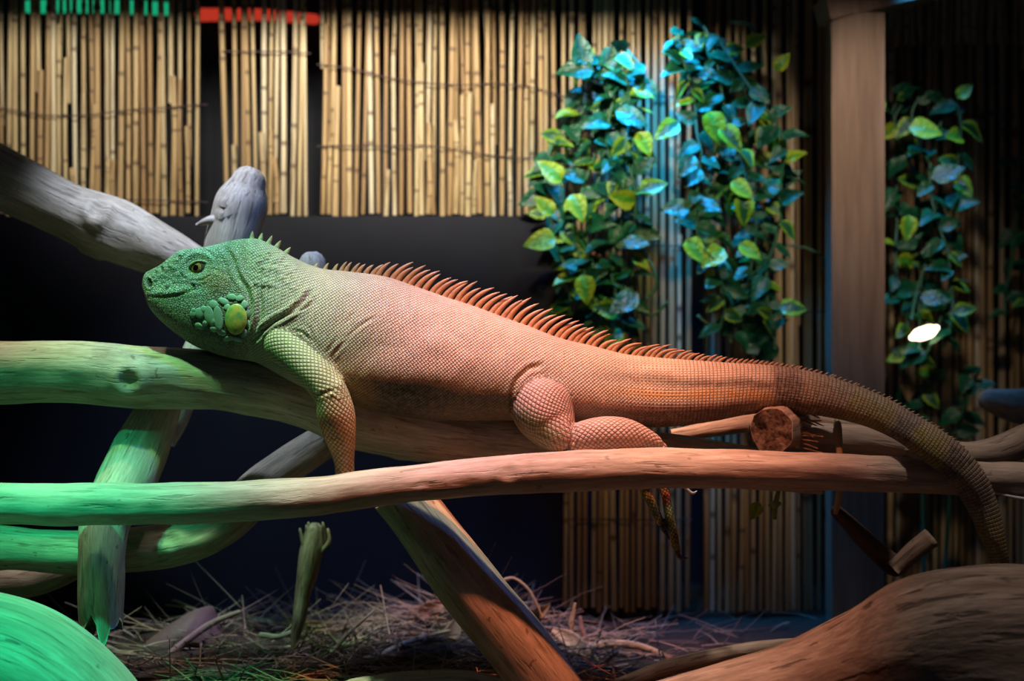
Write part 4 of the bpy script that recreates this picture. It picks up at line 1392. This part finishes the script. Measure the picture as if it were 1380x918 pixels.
stalk('long pinkish stalk slanting up against the purple bark slab', [(190, 925, 0.22, 6), (215, 895, 0.23, 5), (250, 865, 0.24, 5), (290, 838, 0.25, 4.5), (322, 825, 0.25, 3)], W_PINK)
stalk('thin pale stalk slanting up left of the leaning stick', [(438, 895, 0.26, 3.5), (462, 862, 0.26, 3), (504, 823, 0.26, 1.5)])
stalk('long straw stalk arching low behind the thin root', [(372, 900, 0.30, 3), (410, 878, 0.30, 3), (470, 868, 0.30, 3), (540, 862, 0.30, 1.5)])
stalk('fine reddish stalk standing beside the thin pale stalk', [(492, 900, 0.25, 2.2), (484, 872, 0.25, 2), (474, 845, 0.25, 1.2)], W_PINK)
stalk('pale stalk fanning right toward the leaning stick, lowest of the fan', [(480, 912, 0.24, 3), (520, 880, 0.25, 4), (560, 862, 0.26, 4), (605, 850, 0.27, 2)])
stalk('pinkish stalk lying across the top of the straw fan', [(500, 862, 0.30, 3), (545, 855, 0.30, 3.5), (600, 858, 0.30, 3)], W_PINK)
stalk('thick pinkish stalk at the foot of the leaning stick', [(520, 900, 0.26, 4), (570, 875, 0.27, 5), (615, 862, 0.28, 4)], W_PINK)
stalk('short upright stub of stalk behind the pale husk', [(768, 852, 0.32, 4), (772, 830, 0.32, 3.5), (775, 814, 0.32, 2)])
stalk('short reddish stub of stalk right of the upright stub', [(788, 862, 0.32, 4), (784, 845, 0.32, 3.5), (782, 832, 0.32, 2)], W_PINK)
stalk('grey loop of dry stalk right of the leaning stick', [(672, 784, 0.30, 2), (690, 779, 0.30, 2), (708, 790, 0.30, 2), (722, 812, 0.30, 2), (730, 830, 0.30, 1.2)])
stalk('long tan stalk lying right of the pale husk', [(770, 880, 0.30, 5), (820, 868, 0.30, 6), (865, 872, 0.30, 5), (905, 888, 0.30, 3)])
stalk('thin red stalk crossing low at the right of the litter', [(786, 918, 0.20, 3), (806, 900, 0.20, 3), (832, 880, 0.20, 2)], W_PINK)
stalk('straw stalk reaching left from the thin root at soil level', [(352, 856, 0.26, 4), (375, 858, 0.26, 3.5), (398, 850, 0.26, 3)])
stalk('blade of straw running left to right past the root foot', [(300, 892, 0.26, 3), (360, 878, 0.27, 3.5), (420, 868, 0.28, 2)])
stalk('low straw blade below the purple bark slab', [(160, 880, 0.25, 4), (240, 885, 0.25, 4), (330, 893, 0.25, 2)])
stalk('straw blade under the broken branch end', [(145, 872, 0.26, 3), (180, 888, 0.26, 3), (215, 905, 0.26, 2)])
rt = stalk('tapered pale root standing in the dark with a frayed top', [(424, 716, 0.25, 12), (421, 740, 0.25, 16), (416, 765, 0.25, 15), (409, 800, 0.25, 11), (403, 835, 0.25, 9), (398, 862, 0.25, 6), (400, 888, 0.25, 5), (408, 904, 0.25, 3)], wood('root_wood', (0.40, 0.30, 0.18), (0.24, 0.16, 0.09), (0.08, 0.05, 0.03), 0.6, 0.8, 1.2), 'dry_root', 'root', None)
for k in range(7):
    x_ = 404 + k * 6
    tube('root_fibre', [(413 + k * 2.6, 748, 0.245 + 0.004 * (k % 3), 3.6), (x_ + 4, 728, 0.243 + 0.005 * (k % 3), 3.2), (x_ + random.uniform(-4, 4), 712 - 4 * (k % 3), 0.245, 1.6)], rt.data.materials[0], rt, sides=6, n=8)


def husk(label, pts, w, mat, name='dry_husk'):
    """a curled dry leaf blade along pts, thick sheet"""
    A = cspline(px(pts), 16)
    T, N_, B_ = frames(A[:, :3])
    V, Fc = [], []
    for i in range(16):
        t = i / 15
        wd = A[i, 3] * math.sin(PI * (0.08 + 0.9 * t))**0.7
        for j in range(6):
            c = (j - 2.5) / 2.5
            for k in (0, 1):
                V.append(Vector(A[i, :3]) + Vector(B_[i]) * c * wd + Vector(N_[i]) * (0.45 * wd * c * c + (0.0012 if k else 0)))
    for i in range(15):
        for j in range(5):
            a_ = (i * 6 + j) * 2
            b_ = a_ + 12
            Fc += [(a_, b_, b_ + 2, a_ + 2), (a_ + 1, a_ + 3, b_ + 3, b_ + 1)]
        a_ = i * 12
        Fc += [(a_, a_ + 1, a_ + 13, a_ + 12), (a_ + 10, a_ + 22, a_ + 23, a_ + 11)]
    Fc += [tuple([j * 2 for j in range(6)] + [11 - 2 * j for j in range(6)]), tuple(180 + k for k in [j * 2 for j in range(6)] + [11 - 2 * j for j in range(6)])]
    q = [(i // 12 * 0.01, (i % 12) * 0.002, 0) for i in range(len(V))]
    o = link(name, mesh(name, V, Fc, True, {'suv': q}), mat)
    return tag(o, label, 'husk', 'dry husks in the litter')


husk('pale crumpled husk right of the leaning stick, largest of the husks', [(745, 848, 0.30, 9), (770, 862, 0.29, 13), (790, 885, 0.28, 13), (825, 915, 0.26, 9)], 1, W_PALE)
husk('small pointed husk leaning above the crumpled husk', [(712, 838, 0.32, 6), (725, 828, 0.31, 9), (742, 813, 0.30, 5)], 1, W_STRAW)
husk('grey husk lying flat at the right end of the litter', [(800, 900, 0.32, 9), (840, 890, 0.32, 11), (885, 892, 0.32, 7)], 1, W_PALE)
husk('pink husk tucked against the left side of the leaning stick', [(590, 880, 0.28, 10), (608, 855, 0.28, 13), (618, 828, 0.28, 7)], 1, W_PINK)
husk('dim pinkish husk farther back left of the leaning stick', [(560, 835, 0.36, 9), (580, 822, 0.36, 14), (600, 812, 0.36, 9)], 1, W_PINK)
husk('rust husk at the bottom edge beside the root foot', [(405, 925, 0.20, 9), (425, 908, 0.20, 13), (445, 900, 0.20, 8)], 1, wood('rust_husk', (0.48, 0.22, 0.10), (0.30, 0.13, 0.06), (0.14, 0.06, 0.03), 0.5, 0.4, 2))
bk = [(185, 893, 14), (200, 872, 20), (235, 845, 30), (262, 826, 34), (282, 818, 30)]
# purple bark slab: an uneven wedge
bm = bmesh.new()
out = [(180, 895), (192, 868), (225, 843), (258, 823), (284, 815), (290, 826), (296, 850), (312, 872), (305, 893), (260, 905), (210, 905)]
f_ = [bm.verts.new(P(x, y, 0.26 + 0.0004 * (900 - y))) for x, y in out]
g_ = [bm.verts.new(P(x + 4, y + 3, 0.31 + 0.0004 * (900 - y))) for x, y in out]
cf = bm.verts.new(P(248, 862, 0.245))
for i in range(len(out)):
    j = (i + 1) % len(out)
    bm.faces.new((f_[i], f_[j], cf))
    bm.faces.new((f_[j], f_[i], g_[i], g_[j]))
bm.faces.new(g_)
bmesh.ops.recalc_face_normals(bm, faces=bm.faces[:])
bmesh.ops.bevel(bm, geom=bm.edges[:], offset=0.003, segments=2, affect='EDGES')
me_ = bpy.data.meshes.new('bark_slab')
bm.to_mesh(me_)
bm.free()
me_.polygons.foreach_set('use_smooth', np.ones(len(me_.polygons), bool))
tag(link('bark_slab', me_, plain('purple_bark', (0.13, 0.07, 0.07), 0.7, 0.003, 40, 0.35)), 'purplish wedge of bark standing in the straw', 'bark')
M_BLUE = plain('blue_leaf', (0.10, 0.24, 0.40), 0.5)
for i in range(1):
    cl = tag(empty('small_sprig', P(468, 908, 0.24)), 'small bluish spiky sprig at the bottom edge left of the straw fan', 'sprig')
    for k in range(9):
        a_ = k * 2 * PI / 9
        tube('blade', [(468, 908, 0.24, 3), (468 + 12 * math.cos(a_), 904 + 8 * math.sin(a_), 0.235, 2.6), (468 + 22 * math.cos(a_), 902 + 15 * math.sin(a_), 0.235, 0.8)], M_BLUE, cl, sides=6, n=8)
